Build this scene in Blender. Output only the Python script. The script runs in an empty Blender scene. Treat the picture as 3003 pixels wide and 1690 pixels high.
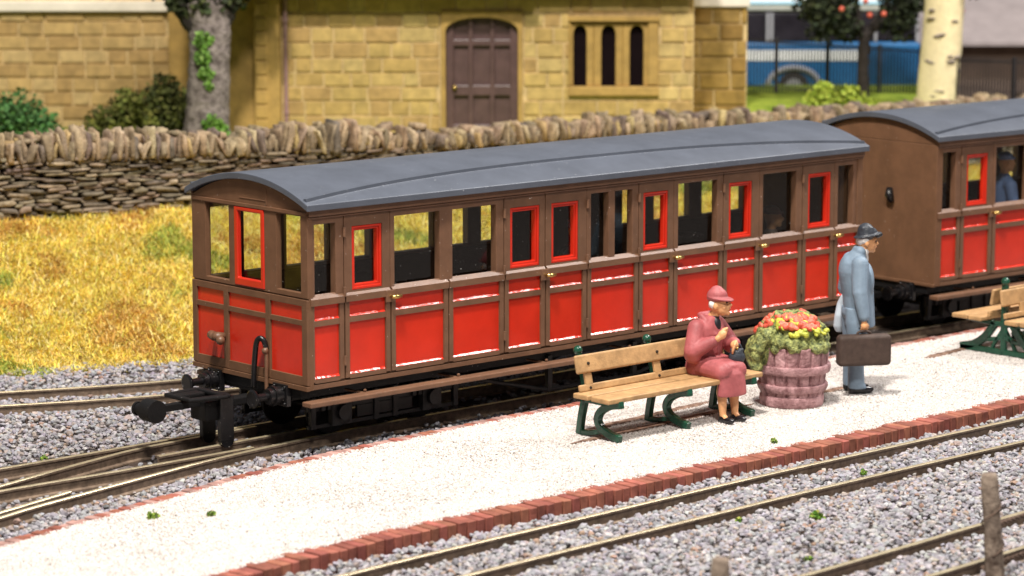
import bpy, bmesh, math, random
import numpy as np
from mathutils import Vector, Matrix, Euler
random.seed(7); np.random.seed(7)
R = math.radians
S = bpy.context.scene
COL = S.collection
# ------------------------------------------------------------------ camera, light, exposure
YAW, PIT = R(42.106), R(8.9414)
CAM = Vector((-15.4533, -19.9302, 4.9382))
cd = bpy.data.cameras.new('camera'); cam = bpy.data.objects.new('camera', cd); COL.objects.link(cam)
cam.location = CAM; cam.rotation_euler = (R(90) - PIT, 0, -YAW)
cd.sensor_width = 36; cd.lens = 8000 / 3003 * 36; cd.clip_start = .5; cd.clip_end = 500
cd.dof.use_dof = True; cd.dof.focus_distance = 26.3; cd.dof.aperture_fstop = .84; cd.dof.aperture_blades = 0
S.camera = cam
S.view_settings.view_transform = 'Standard'; S.view_settings.look = 'None'
S.view_settings.exposure = .2; S.view_settings.gamma = 1; S.view_settings.use_curve_mapping = False
W = bpy.data.worlds.new('World'); S.world = W; W.use_nodes = True
bgn = W.node_tree.nodes['Background']; bgn.inputs[0].default_value = (.93, .95, 1, 1); bgn.inputs[1].default_value = .15

def lamp(name, target, direction, dist, size, power, col):
    l = bpy.data.lights.new(name, 'AREA'); l.shape = 'DISK'; l.size = size; l.energy = power; l.color = col
    o = bpy.data.objects.new(name, l); COL.objects.link(o)
    d = Vector(direction).normalized(); o.location = Vector(target) + d * dist
    o.rotation_euler = d.to_track_quat('Z', 'Y').to_euler(); o.visible_camera = True
    return o
lamp('hall_spot_lamp', (4, 1, 0), (-.42, -.28, 1), 30, 2.6, 10800, (1, .945, .87))
lamp('hall_ceiling_lamp', (4, 0, 0), (.62, -.17, .765), 28, 8.0, 6200, (1, .97, .94))
lamp('hall_front_lamp', (4, 1, 0), (-.46, -.64, .80), 40, 4.5, 7000, (1, .95, .88))

# ------------------------------------------------------------------ materials
def _mat(name):
    m = bpy.data.materials.new(name); m.use_nodes = True
    nt = m.node_tree; return m, nt, nt.nodes['Principled BSDF']
def _N(nt, t, **kw):
    n = nt.nodes.new(t)
    for k, v in kw.items():
        if hasattr(n, k): setattr(n, k, v)
        else: n.inputs[k].default_value = v
    return n
def paint(name, col, rough=.5, var=.12, scale=6., bump=.0, bscale=60., metal=0., spec=.5, col2=None, lo=.35, hi=.65, detail=6, coat=0., speck=0., speckcol=(.55, .47, .42)):
    m, nt, b = _mat(name); L = nt.links.new
    tc = _N(nt, 'ShaderNodeTexCoord'); nz = _N(nt, 'ShaderNodeTexNoise', Scale=scale, Detail=detail, Roughness=.65)
    L(tc.outputs['Object'], nz.inputs['Vector'])
    cr = _N(nt, 'ShaderNodeValToRGB'); e = cr.color_ramp.elements
    a = [c * (1 - var) for c in col]; c2 = list(col2) if col2 else [min(1, c * (1 + var)) for c in col]
    e[0].position = lo; e[0].color = (*a, 1); e[1].position = hi; e[1].color = (*c2, 1)
    L(nz.outputs['Fac'], cr.inputs['Fac']); out = cr.outputs['Color']
    if speck:
        n3 = _N(nt, 'ShaderNodeTexNoise', Scale=38., Detail=3.); L(tc.outputs['Object'], n3.inputs['Vector'])
        c3 = _N(nt, 'ShaderNodeValToRGB'); c3.color_ramp.elements[0].position = speck; c3.color_ramp.elements[1].position = speck + .03
        L(n3.outputs['Fac'], c3.inputs['Fac']); mx = _N(nt, 'ShaderNodeMixRGB'); mx.inputs['Color2'].default_value = (*speckcol, 1)
        L(c3.outputs['Color'], mx.inputs['Fac']); L(out, mx.inputs['Color1']); out = mx.outputs['Color']
    L(out, b.inputs['Base Color'])
    b.inputs['Roughness'].default_value = rough; b.inputs['Metallic'].default_value = metal
    b.inputs['Specular IOR Level'].default_value = spec; b.inputs['Coat Weight'].default_value = coat
    if bump:
        n2 = _N(nt, 'ShaderNodeTexNoise', Scale=bscale, Detail=4.); L(tc.outputs['Object'], n2.inputs['Vector'])
        bp = _N(nt, 'ShaderNodeBump', Strength=1., Distance=bump); L(n2.outputs['Fac'], bp.inputs['Height']); L(bp.outputs['Normal'], b.inputs['Normal'])
    return m
def attr_mat(name, rough=.8, bump=0., bscale=40., spec=.3, mul=(1, 1, 1), nscale=20., nvar=.25, transl=0.):
    m, nt, b = _mat(name); L = nt.links.new
    at = _N(nt, 'ShaderNodeAttribute', attribute_name='col')
    tc = _N(nt, 'ShaderNodeTexCoord'); nz = _N(nt, 'ShaderNodeTexNoise', Scale=nscale, Detail=5.)
    L(tc.outputs['Object'], nz.inputs['Vector'])
    mr = _N(nt, 'ShaderNodeMapRange'); mr.inputs['To Min'].default_value = 1 - nvar; mr.inputs['To Max'].default_value = 1 + nvar
    mr.inputs['From Min'].default_value = .3; mr.inputs['From Max'].default_value = .7
    L(nz.outputs['Fac'], mr.inputs['Value'])
    vm = _N(nt, 'ShaderNodeVectorMath', operation='SCALE'); L(at.outputs['Color'], vm.inputs[0]); L(mr.outputs['Result'], vm.inputs['Scale'])
    L(vm.outputs[0], b.inputs['Base Color'])
    b.inputs['Roughness'].default_value = rough; b.inputs['Specular IOR Level'].default_value = spec
    if bump:
        n2 = _N(nt, 'ShaderNodeTexNoise', Scale=bscale, Detail=5.); L(tc.outputs['Object'], n2.inputs['Vector'])
        bp = _N(nt, 'ShaderNodeBump', Strength=1., Distance=bump); L(n2.outputs['Fac'], bp.inputs['Height']); L(bp.outputs['Normal'], b.inputs['Normal'])
    return m
def glass(name, tint=(.93, .95, .94), spec=.035):
    m = bpy.data.materials.new(name); m.use_nodes = True; nt = m.node_tree; nt.nodes.clear(); L = nt.links.new
    o = _N(nt, 'ShaderNodeOutputMaterial'); t = _N(nt, 'ShaderNodeBsdfTransparent'); t.inputs[0].default_value = (*tint, 1)
    g = _N(nt, 'ShaderNodeBsdfGlossy'); g.inputs['Roughness'].default_value = .05
    tc = _N(nt, 'ShaderNodeTexCoord'); nz = _N(nt, 'ShaderNodeTexNoise', Scale=55., Detail=2.); L(tc.outputs['Object'], nz.inputs['Vector'])
    dd = _N(nt, 'ShaderNodeBsdfDiffuse'); dd.inputs[0].default_value = (.75, .72, .68, 1)
    cr = _N(nt, 'ShaderNodeValToRGB'); cr.color_ramp.elements[0].position = .74; cr.color_ramp.elements[1].position = .80
    L(nz.outputs['Fac'], cr.inputs['Fac'])
    mx = _N(nt, 'ShaderNodeMixShader'); mx.inputs[0].default_value = spec; L(t.outputs[0], mx.inputs[1]); L(g.outputs[0], mx.inputs[2])
    m2 = _N(nt, 'ShaderNodeMixShader'); L(cr.outputs['Color'], m2.inputs[0]); L(mx.outputs[0], m2.inputs[1]); L(dd.outputs[0], m2.inputs[2])
    L(m2.outputs[0], o.inputs['Surface']); return m
M = {}
M['brown'] = paint('brown_paint', (.150, .075, .042), .42, .16, 4, .0025, 90, spec=.45, speck=.725)
M['brown_end'] = paint('brown_matt_paint', (.145, .071, .037), .6, .16, 3, .0015, 120, spec=.3, speck=.735)
M['red'] = paint('red_gloss_paint', (.56, .024, .009), .25, .09, 2.2, .0016, 22, spec=.5)
M['red_rim'] = paint('red_thick_paint', (.62, .028, .012), .14, .1, 9, .0045, 30, spec=.6)
M['roof'] = paint('slate_grey_roof_paint', (.080, .090, .114), .40, .12, 2.2, .0012, 160, spec=.4, speck=.725, speckcol=(.42, .42, .44))
M['black'] = paint('black_plastic', (.007, .0065, .0075), .32, .2, 9, .002, 60, spec=.5, speck=.71, speckcol=(.3, .27, .25))
M['blackmatt'] = paint('matt_black', (.006, .0055, .006), .6, .2, 9, .002, 60, spec=.3, speck=.72, speckcol=(.25, .22, .2))
M['frame_grey'] = paint('underframe_plastic', (.012, .0105, .011), .5, .2, 20, .003, 90, spec=.4)
M['brass'] = paint('brass', (.62, .43, .15), .3, .15, 30, metal=1.)
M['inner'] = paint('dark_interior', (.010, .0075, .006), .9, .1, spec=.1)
M['glass'] = glass('thin_window_glazing')
M['railside'] = paint('rusty_rail_side', (.175, .125, .09), .55, .35, 14, .003, 60, spec=.4)
M['railtop'] = paint('worn_rail_top', (.60, .51, .34), .33, .15, 9, .0, metal=.55)
M['sleeper'] = paint('dark_sleeper_wood', (.06, .042, .034), .8, .35, 12, .006, 40, spec=.2)
M['ballast_bed'] = paint('ballast_dust', (.12, .10, .095), .95, .4, 22, .02, 30, spec=.1, col2=(.26, .22, .205))
M['stones'] = attr_mat('granite_chippings', .8, .004, 90, .25)
M['grit_bed'] = paint('pale_grit_bed', (.40, .365, .335), .95, .1, 26, .008, 70, spec=.1, col2=(.56, .52, .485))
M['grit'] = attr_mat('white_grit', .9, 0, 40, .2, nvar=.1)
M['joint_shadow'] = paint('brown_joint_and_shadow', (.16, .085, .06), .95, .4, 14, .02, 40, spec=.1, col2=(.36, .24, .18))
M['brick'] = attr_mat('red_brick', .75, .004, 60, .3, nscale=9, nvar=.3)
M['grass'] = attr_mat('static_grass', .85, 0, 40, .15, nscale=3., nvar=.12)
M['bank'] = paint('dry_soil', (.24, .15, .045), .95, .35, 3, .03, 14, spec=.1, col2=(.47, .33, .06))
M['lawn'] = paint('lawn', (.15, .24, .025), .95, .3, 3, .02, 40, spec=.1, col2=(.32, .38, .05))
M['drystone'] = attr_mat('dry_stone', .9, .02, 26, .15, nscale=9, nvar=.4)
M['drygap'] = paint('wall_dark_gap', (.035, .026, .022), .95, .3)
M['wood'] = paint('varnished_bench_wood', (.43, .255, .115), .55, .22, 9, .003, 70, spec=.4)
M['iron_green'] = paint('green_cast_iron', (.008, .06, .034), .22, .25, 18, .004, 30, spec=.6)
M['hole'] = paint('bolt_hole', (.03, .02, .012), .8)
M['skin'] = paint('flesh_paint', (.72, .36, .165), .5, .1, 14, .002, 60, spec=.4)
M['burgundy'] = paint('burgundy_cloth_paint', (.37, .095, .10), .55, .2, 5, .003, 40, spec=.4)
M['navy'] = paint('black_jumper_paint', (.011, .010, .014), .5)
M['suit'] = paint('blue_grey_cloth_paint', (.205, .275, .355), .55, .13, 6, .003, 50, spec=.35)
M['hatgrey'] = paint('charcoal_felt_paint', (.032, .037, .048), .42, .2, 12, .004, 60, spec=.5)
M['white'] = paint('white_paint', (.78, .76, .74), .6, .06)
M['shoe'] = paint('black_shoe_paint', (.012, .011, .014), .26, .2, spec=.6)
M['case'] = paint('brown_leatherette', (.067, .043, .034), .62, .2, 12, .004, 160, spec=.35)
M['eye'] = paint('eye_dot', (.03, .018, .014), .5)
M['lip'] = paint('lip_tint', (.5, .14, .09), .5)
M['tub'] = paint('mauve_wood_paint', (.24, .095, .10), .6, .38, 9, .014, 34, spec=.35, col2=(.60, .35, .36), lo=.3, hi=.68)
M['leaf_d'] = paint('dark_leaf_paint', (.09, .125, .035), .55, .45, 22, .03, 44, col2=(.44, .47, .15), lo=.38, hi=.66)
M['leaf_y'] = paint('lime_leaf_paint', (.42, .47, .06), .5, .25, 14, .02, 26, col2=(.68, .66, .07))
M['bloom'] = paint('red_petal_paint', (.66, .06, .03), .42, .2, 14, .02, 30, col2=(.80, .20, .12))
M['post'] = paint('weathered_post', (.15, .105, .08), .9, .4, 7, .014, 22, spec=.15, col2=(.38, .30, .235))
M['rope'] = paint('thread', (.11, .07, .05), .9, .3)
M['ochre'] = attr_mat('ochre_stone', .72, .006, 50, .3, nscale=7, nvar=.22)
M['mortar'] = paint('stone_mortar', (.60, .44, .21), .9, .2, 9)
M['dressing'] = paint('dressed_stone', (.42, .26, .07), .7, .18, 5, .004, 40)
M['paledress'] = paint('pale_coping', (.78, .70, .58), .7, .08, 4)
M['door'] = paint('mauve_brown_door', (.11, .062, .058), .4, .15, 6, .002, 60)
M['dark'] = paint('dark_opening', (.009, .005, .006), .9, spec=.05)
M['pipe'] = paint('mauve_pipe', (.33, .20, .20), .4, .12)
M['bark'] = paint('grey_bark', (.14, .11, .10), .9, .4, 9, .03, 18, spec=.15, col2=(.30, .25, .23))
M['darkbark'] = paint('dark_bark', (.022, .015, .012), .9, .4, 9, .02, 20)
M['birch'] = paint('cream_birch_bark', (.80, .68, .40), .8, .1, 5, .01, 20)
M['ivy'] = attr_mat('leaves', .8, 0, 40, .2, nscale=4, nvar=.3)
M['busblue'] = paint('blue_coachwork', (.022, .145, .36), .35, .1, 3)
M['buswhite'] = paint('white_coachwork', (.86, .87, .88), .35, .04)
M['bussky'] = paint('sky_blue_line', (.38, .68, .86), .4, .04)
M['busglass'] = paint('dark_bus_glass', (.02, .017, .024), .2, .3, 2)
M['grey'] = paint('grey_arch', (.30, .30, .33), .5, .1)
M['tyre'] = paint('tyre_rubber', (.03, .027, .028), .8, .1)
M['greyroof'] = paint('grey_shed_roof', (.30, .255, .25), .8, .1, 3)
M['shed'] = paint('brown_shed_board', (.13, .085, .06), .8, .2, 3)
M['fence'] = paint('black_railing_paint', (.014, .011, .012), .5, .2)
M['coatc'] = paint('pale_coat_paint', (.50, .56, .63), .6, .06)
M['bluefig'] = paint('blue_uniform_paint', (.15, .22, .42), .6, .1)
M['greyfig'] = paint('grey_brown_coat_paint', (.16, .115, .10), .6, .2)

# ------------------------------------------------------------------ mesh helpers
class MB:
    def __init__(s): s.v = []; s.f = []; s.mi = []; s.c = []; s.smooth = []
    def add(s, vs, fs, mi=0, col=None, sm=False):
        o = len(s.v); s.v += [tuple(v) for v in vs]
        for f in fs:
            s.f.append(tuple(i + o for i in f)); s.mi.append(mi); s.smooth.append(sm)
        if col is not None: s.c += [col] * len(vs)
    def box(s, a, b, mi=0, mat=None, col=None):
        x0, y0, z0 = a; x1, y1, z1 = b
        vs = [Vector(p) for p in ((x0, y0, z0), (x1, y0, z0), (x1, y1, z0), (x0, y1, z0), (x0, y0, z1), (x1, y0, z1), (x1, y1, z1), (x0, y1, z1))]
        if mat: vs = [mat @ p for p in vs]
        s.add(vs, [(0, 3, 2, 1), (4, 5, 6, 7), (0, 1, 5, 4), (1, 2, 6, 5), (2, 3, 7, 6), (3, 0, 4, 7)], mi, col)
    def cyl(s, p0, p1, r0, r1=None, n=16, mi=0, sm=True, cap=True):
        r1 = r0 if r1 is None else r1; p0 = Vector(p0); p1 = Vector(p1); d = (p1 - p0).normalized()
        a = d.orthogonal().normalized(); b = d.cross(a)
        vs = []
        for p, r in ((p0, r0), (p1, r1)):
            for i in range(n):
                t = 2 * math.pi * i / n; vs.append(p + a * (r * math.cos(t)) + b * (r * math.sin(t)))
        s.add(vs, [(i, (i + 1) % n, n + (i + 1) % n, n + i) for i in range(n)], mi, sm=sm)
        if cap:
            s.add(vs[:n], [tuple(range(n - 1, -1, -1))], mi); s.add(vs[n:], [tuple(range(n))], mi)
    def tube(s, path, r, n=10, mi=0, sect=None, up=Vector((0, 0, 1)), cap=True, sm=True):
        """sweep a round (or given 2-D) section along a path; r may be a list"""
        P = [Vector(p) for p in path]; rs = r if isinstance(r, (list, tuple)) else [r] * len(P)
        vs = []; m = len(sect) if sect else n; a0 = None
        for i, p in enumerate(P):
            t = (P[min(i + 1, len(P) - 1)] - P[max(i - 1, 0)]).normalized()
            if sect is None:
                a0 = (a0 - t * a0.dot(t)).normalized() if a0 is not None and (a0 - t * a0.dot(t)).length > 1e-5 else t.orthogonal().normalized()
                b0 = t.cross(a0)
                for k in range(n):
                    q = 2 * math.pi * k / n; vs.append(p + a0 * (rs[i] * math.cos(q)) + b0 * (rs[i] * math.sin(q)))
            else:
                sd = t.cross(up).normalized(); u2 = sd.cross(t)
                for (x, y) in sect: vs.append(p + sd * x * rs[i] + u2 * y * rs[i])
        fs = []
        for i in range(len(P) - 1):
            for k in range(m): fs.append((i * m + k, i * m + (k + 1) % m, (i + 1) * m + (k + 1) % m, (i + 1) * m + k))
        if cap: fs.append(tuple(range(m - 1, -1, -1))); fs.append(tuple((len(P) - 1) * m + k for k in range(m)))
        s.add(vs, fs, mi, sm=sm)
    def lathe(s, prof, c=(0, 0, 0), n=48, mi=0, wob=None, sm=True):
        vs = []
        for (r, z) in prof:
            for k in range(n):
                q = 2 * math.pi * k / n; rr = r * (wob(q, z) if wob else 1)
                vs.append((c[0] + rr * math.cos(q), c[1] + rr * math.sin(q), c[2] + z))
        fs = [(i * n + k, i * n + (k + 1) % n, (i + 1) * n + (k + 1) % n, (i + 1) * n + k) for i in range(len(prof) - 1) for k in range(n)]
        fs.append(tuple(range(n - 1, -1, -1))); fs.append(tuple((len(prof) - 1) * n + k for k in range(n)))
        s.add(vs, fs, mi, sm=sm)
    def sphere(s, c, r, mi=0, rot=None, u=16, v=10):
        if not isinstance(r, (tuple, list)): r = (r, r, r)
        vs = []; 
        for j in range(v + 1):
            th = math.pi * j / v
            for i in range(u):
                ph = 2 * math.pi * i / u
                p = Vector((r[0] * math.sin(th) * math.cos(ph), r[1] * math.sin(th) * math.sin(ph), r[2] * math.cos(th)))
                if rot: p = rot @ p
                vs.append(Vector(c) + p)
        fs = [(j * u + i, (j + 1) * u + i, (j + 1) * u + (i + 1) % u, j * u + (i + 1) % u) for j in range(v) for i in range(u)]
        s.add(vs, fs, mi, sm=True)
    def slab(s, xr, zr, holes, y0, y1, f=lambda a, c, b: (a, c, b), mi=0):
        """flat panel with rectangular holes, a across, b up, from depth y0 (front) to y1"""
        xs = sorted({round(v, 5) for v in [*xr] + [h[0] for h in holes] + [h[1] for h in holes] if xr[0] - 1e-6 <= v <= xr[1] + 1e-6})
        zs = sorted({round(v, 5) for v in [*zr] + [h[2] for h in holes] + [h[3] for h in holes] if zr[0] - 1e-6 <= v <= zr[1] + 1e-6})
        nx, nz = len(xs) - 1, len(zs) - 1
        sol = [[not any(h[0] < (xs[i] + xs[i + 1]) / 2 < h[1] and h[2] < (zs[j] + zs[j + 1]) / 2 < h[3] for h in holes) for j in range(nz)] for i in range(nx)]
        idx = {}; vs = []; fs = []
        def V(i, j, k):
            if (i, j, k) not in idx: idx[(i, j, k)] = len(vs); vs.append(f(xs[i], (y0, y1)[k], zs[j]))
            return idx[(i, j, k)]
        g = lambda i, j: 0 <= i < nx and 0 <= j < nz and sol[i][j]
        for i in range(nx):
            for j in range(nz):
                if not sol[i][j]: continue
                fs.append((V(i, j, 0), V(i + 1, j, 0), V(i + 1, j + 1, 0), V(i, j + 1, 0)))
                fs.append((V(i, j, 1), V(i, j + 1, 1), V(i + 1, j + 1, 1), V(i + 1, j, 1)))
                if not g(i - 1, j): fs.append((V(i, j, 0), V(i, j + 1, 0), V(i, j + 1, 1), V(i, j, 1)))
                if not g(i + 1, j): fs.append((V(i + 1, j, 0), V(i + 1, j, 1), V(i + 1, j + 1, 1), V(i + 1, j + 1, 0)))
                if not g(i, j - 1): fs.append((V(i, j, 0), V(i, j, 1), V(i + 1, j, 1), V(i + 1, j, 0)))
                if not g(i, j + 1): fs.append((V(i, j + 1, 0), V(i + 1, j + 1, 0), V(i + 1, j + 1, 1), V(i, j + 1, 1)))
        s.add(vs, fs, mi)
    def build(s, name, mats, parent=None, bevel=0, seg=2, recalc=True, subd=0):
        me = bpy.data.meshes.new(name); me.from_pydata(s.v, [], s.f)
        if not isinstance(mats, (list, tuple)): mats = [mats]
        for m in mats: me.materials.append(M[m] if isinstance(m, str) else m)
        me.polygons.foreach_set('material_index', s.mi); me.polygons.foreach_set('use_smooth', s.smooth)
        if s.c:
            a = me.color_attributes.new('col', 'FLOAT_COLOR', 'POINT'); a.data.foreach_set('color', np.array([(*c, 1) for c in s.c], 'f').ravel())
        if recalc:
            bm = bmesh.new(); bm.from_mesh(me); bmesh.ops.recalc_face_normals(bm, faces=bm.faces); bm.to_mesh(me); bm.free()
        me.update(); return link(name, me, parent, bevel, seg, subd)
def link(name, me, parent=None, bevel=0, seg=2, subd=0):
    o = bpy.data.objects.new(name, me); COL.objects.link(o)
    if parent: o.parent = parent
    if bevel:
        b = o.modifiers.new('bevel', 'BEVEL'); b.width = bevel; b.segments = seg; b.limit_method = 'ANGLE'; b.angle_limit = R(40); b.harden_normals = False
    if subd:
        b = o.modifiers.new('subd', 'SUBSURF'); b.levels = subd; b.render_levels = subd
    return o
def tag(o, label=None, cat=None, group=None, kind=None):
    if label: o['label'] = label
    if cat: o['category'] = cat
    if group: o['group'] = group
    if kind: o['kind'] = kind
    return o
def thing(name, label, cat, loc=(0, 0, 0), rz=0, group=None):
    o = bpy.data.objects.new(name, None); COL.objects.link(o); o.empty_display_size = .1
    o.location = loc; o.rotation_euler = (0, 0, rz); return tag(o, label, cat, group)
def soup(name, verts, faces, mat, parent=None, cols=None, smooth=False):
    """numpy mesh with equal-sized faces"""
    k = faces.shape[1]; me = bpy.data.meshes.new(name)
    me.vertices.add(len(verts)); me.vertices.foreach_set('co', verts.astype('f').ravel())
    me.loops.add(faces.size); me.loops.foreach_set('vertex_index', faces.astype('i').ravel())
    me.polygons.add(len(faces)); me.polygons.foreach_set('loop_start', np.arange(0, faces.size, k, dtype='i'))
    me.polygons.foreach_set('loop_total', np.full(len(faces), k, 'i'))
    me.update(calc_edges=True)
    me.polygons.foreach_set('use_smooth', np.full(len(faces), smooth))
    if cols is not None:
        a = me.color_attributes.new('col', 'FLOAT_COLOR', 'POINT')
        a.data.foreach_set('color', np.c_[cols, np.ones(len(cols))].astype('f').ravel())
    me.materials.append(M[mat] if isinstance(mat, str) else mat)
    return link(name, me, parent)
def rand_rot(n):
    q = np.random.normal(size=(n, 4)); q /= np.linalg.norm(q, axis=1)[:, None]; w, x, y, z = q.T
    return np.stack([np.stack([1 - 2 * (y * y + z * z), 2 * (x * y - z * w), 2 * (x * z + y * w)], -1),
                     np.stack([2 * (x * y + z * w), 1 - 2 * (x * x + z * z), 2 * (y * z - x * w)], -1),
                     np.stack([2 * (x * z - y * w), 2 * (y * z + x * w), 1 - 2 * (x * x + y * y)], -1)], 1)
def ico(sub):
    bm = bmesh.new(); bmesh.ops.create_icosphere(bm, subdivisions=sub, radius=1)
    v = np.array([p.co[:] for p in bm.verts]); f = np.array([[q.index for q in p.verts] for p in bm.faces]); bm.free(); return v, f
def scatter(name, pts, size, mat, cols, sub=1, jit=.28, flat=1., parent=None):
    """one mesh of irregular chips at pts"""
    n = len(pts); v, f = ico(sub); m = len(v)
    base = v[None] * (1 + jit * np.random.uniform(-1, 1, (n, m, 1)))
    base = base * np.random.uniform(.65, 1.25, (n, 1, 3)); base = np.einsum('nij,nmj->nmi', rand_rot(n), base)
    base[:, :, 2] *= flat
    V = (base * size[:, None, None] + pts[:, None]).reshape(-1, 3)
    F = (f[None] + (np.arange(n) * m)[:, None, None]).reshape(-1, f.shape[1])
    return soup(name, V, F, mat, parent, np.repeat(cols, m, 0))
def crv(pts, n=12):
    """Catmull-Rom through points"""
    P = [np.array(p, float) for p in pts]; P = [2 * P[0] - P[1]] + P + [2 * P[-1] - P[-2]]; out = []
    for i in range(1, len(P) - 2):
        for k in range(n):
            t = k / n; a, b, c, d = P[i - 1:i + 3]
            out.append(.5 * (2 * b + (c - a) * t + (2 * a - 5 * b + 4 * c - d) * t * t + (3 * b - a - 3 * c + d) * t ** 3))
    out.append(P[-2]); return np.array(out)
def mixc(cols, w, n, jit=.12):
    c = np.array(cols)[np.random.choice(len(cols), n, p=np.array(w) / sum(w))]
    return np.clip(c * np.random.uniform(1 - jit, 1 + jit, (n, 1)) * np.random.uniform(1 - jit / 3, 1 + jit / 3, (n, 3)), 0, 1)
def sdf_body(name, prims, mat, parent, voxel=.011, smooth=3, loc=(0, 0, 0)):
    """many tapered capsules / ellipsoids fused into ONE continuous sculpted surface"""
    mb = MB()
    for p in prims:
        if p[0] == 'c':
            _, a, b, ra, rb = p; a = Vector(a); b = Vector(b)
            mb.cyl(a, b, ra, rb, 14); mb.sphere(a, ra, u=14, v=9); mb.sphere(b, rb, u=14, v=9)
        elif p[0] == 'e':
            mb.sphere(p[1], p[2], rot=Euler(p[3]).to_matrix() if len(p) > 3 else None, u=20, v=14)
        elif p[0] == 'l':                       # loft of ellipses (z, cx, cy, rx, ry)
            vs = []; n = 26
            for (z, a, b, rx_, ry_) in p[1]: vs += [(a + rx_ * math.cos(2 * math.pi * k / n), b + ry_ * math.sin(2 * math.pi * k / n), z) for k in range(n)]
            q = len(p[1]); mb.add(vs, [(i * n + k, i * n + (k + 1) % n, (i + 1) * n + (k + 1) % n, (i + 1) * n + k) for i in range(q - 1) for k in range(n)] + [tuple(range(n - 1, -1, -1)), tuple((q - 1) * n + k for k in range(n))])
        elif p[0] == 'b':
            mb.box(p[1], p[2], mat=p[3] if len(p) > 3 else None)
    o = mb.build(name, mat, None)
    r = o.modifiers.new('r', 'REMESH'); r.mode = 'VOXEL'; r.voxel_size = voxel
    if smooth: q = o.modifiers.new('s', 'SMOOTH'); q.iterations = smooth; q.factor = .5
    dg = bpy.context.evaluated_depsgraph_get(); me = bpy.data.meshes.new_from_object(o.evaluated_get(dg))
    me.name = name; om = o.data; bpy.data.objects.remove(o); bpy.data.meshes.remove(om)
    me.polygons.foreach_set('use_smooth', [True] * len(me.polygons))
    if not me.materials: me.materials.append(M[mat])
    o = link(name, me, parent); o.location = loc; return o
# ------------------------------------------------------------------ ground, banks, platform
RT = -.57                                             # rail-top level
def interp(pts): 
    p = np.array(pts, float); return lambda x: np.interp(x, p[:, 0], p[:, 1])
edge_back = interp(crv([(-9, -2.9), (-6, -1.80), (-4.1, -1.17), (-2.08, -.69), (-.48, -.36), (.6, -.24), (2.25, -.14), (3.27, -.13), (8.2, -.1), (16, -.08), (24, -.08)]))
edge_front = interp(crv([(-9, -4.3), (-6, -3.72), (-3.3, -3.36), (-2.1, -3.24), (-.3, -3.2), (2, -3.2), (6, -3.21), (12, -3.2), (24, -3.2)]))
grass_edge = interp(crv([(-12, 11), (-4, 7.4), (.09, 5.64), (2.13, 4.86), (5, 4.2), (9, 3.8), (14, 3.6), (26, 3.5)]))
wall_y = lambda x: 8.63 - .1757 * (np.asarray(x, float) - 1.97)
def vnoise(x, y, s, seed=0):
    """cheap smooth noise"""
    return (np.sin(x * s + 1.3 * np.sin(y * s * .7 + seed) + seed) + np.sin(y * s * 1.13 + 1.7 * np.sin(x * s * .6 - seed * 2) + 2.1 * seed)) * .5
def bank_z(x, y):
    e, w = grass_edge(x), wall_y(x)
    t = np.clip((y - e) / (w - e), 0, 1.4); zf = .6 - .018 * np.maximum(x - 2, 0)
    return -.67 + (zf + .67) * (t * .75 + .25 * np.minimum(t, 1) ** 2 * (3 - 2 * np.minimum(t, 1))) + .05 * vnoise(x, y, 1.9, 1) * np.minimum(1, t * 4) + .02 * vnoise(x, y, 6, 3) * np.minimum(1, t * 4)
def in_view(p, m=1.42):
    d = p - np.array(CAM); fw = np.array([math.sin(YAW) * math.cos(PIT), math.cos(YAW) * math.cos(PIT), -math.sin(PIT)])
    r = np.array([math.cos(YAW), -math.sin(YAW), 0]); u = np.cross(r, fw); z = d @ fw
    return (np.abs(d @ r / z * 8000 / 1501.5) < m) & (np.abs(d @ u / z * 8000 / 845) < m)
def grid(name, X, Y, Z, mat, kind='structure'):
    n, m = X.shape; V = np.stack([X, Y, Z], -1).reshape(-1, 3); i = np.arange(n * m).reshape(n, m)
    F = np.stack([i[:-1, :-1], i[1:, :-1], i[1:, 1:], i[:-1, 1:]], -1).reshape(-1, 4)
    return tag(soup(name, V, F, mat, smooth=True), kind=kind)
mb = MB(); mb.box((-60, -60, -.9), (90, 90, -.70)); tag(mb.build('ground', 'ballast_bed'), kind='structure')
xs = np.linspace(-12, 26, 260); T = np.linspace(-.02, 1.3, 60)
X = np.repeat(xs[:, None], 60, 1); Y = grass_edge(X) + (wall_y(X) - grass_edge(X)) * T[None]
grid('grass_bank', X, Y, bank_z(X, Y), 'bank')

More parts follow.
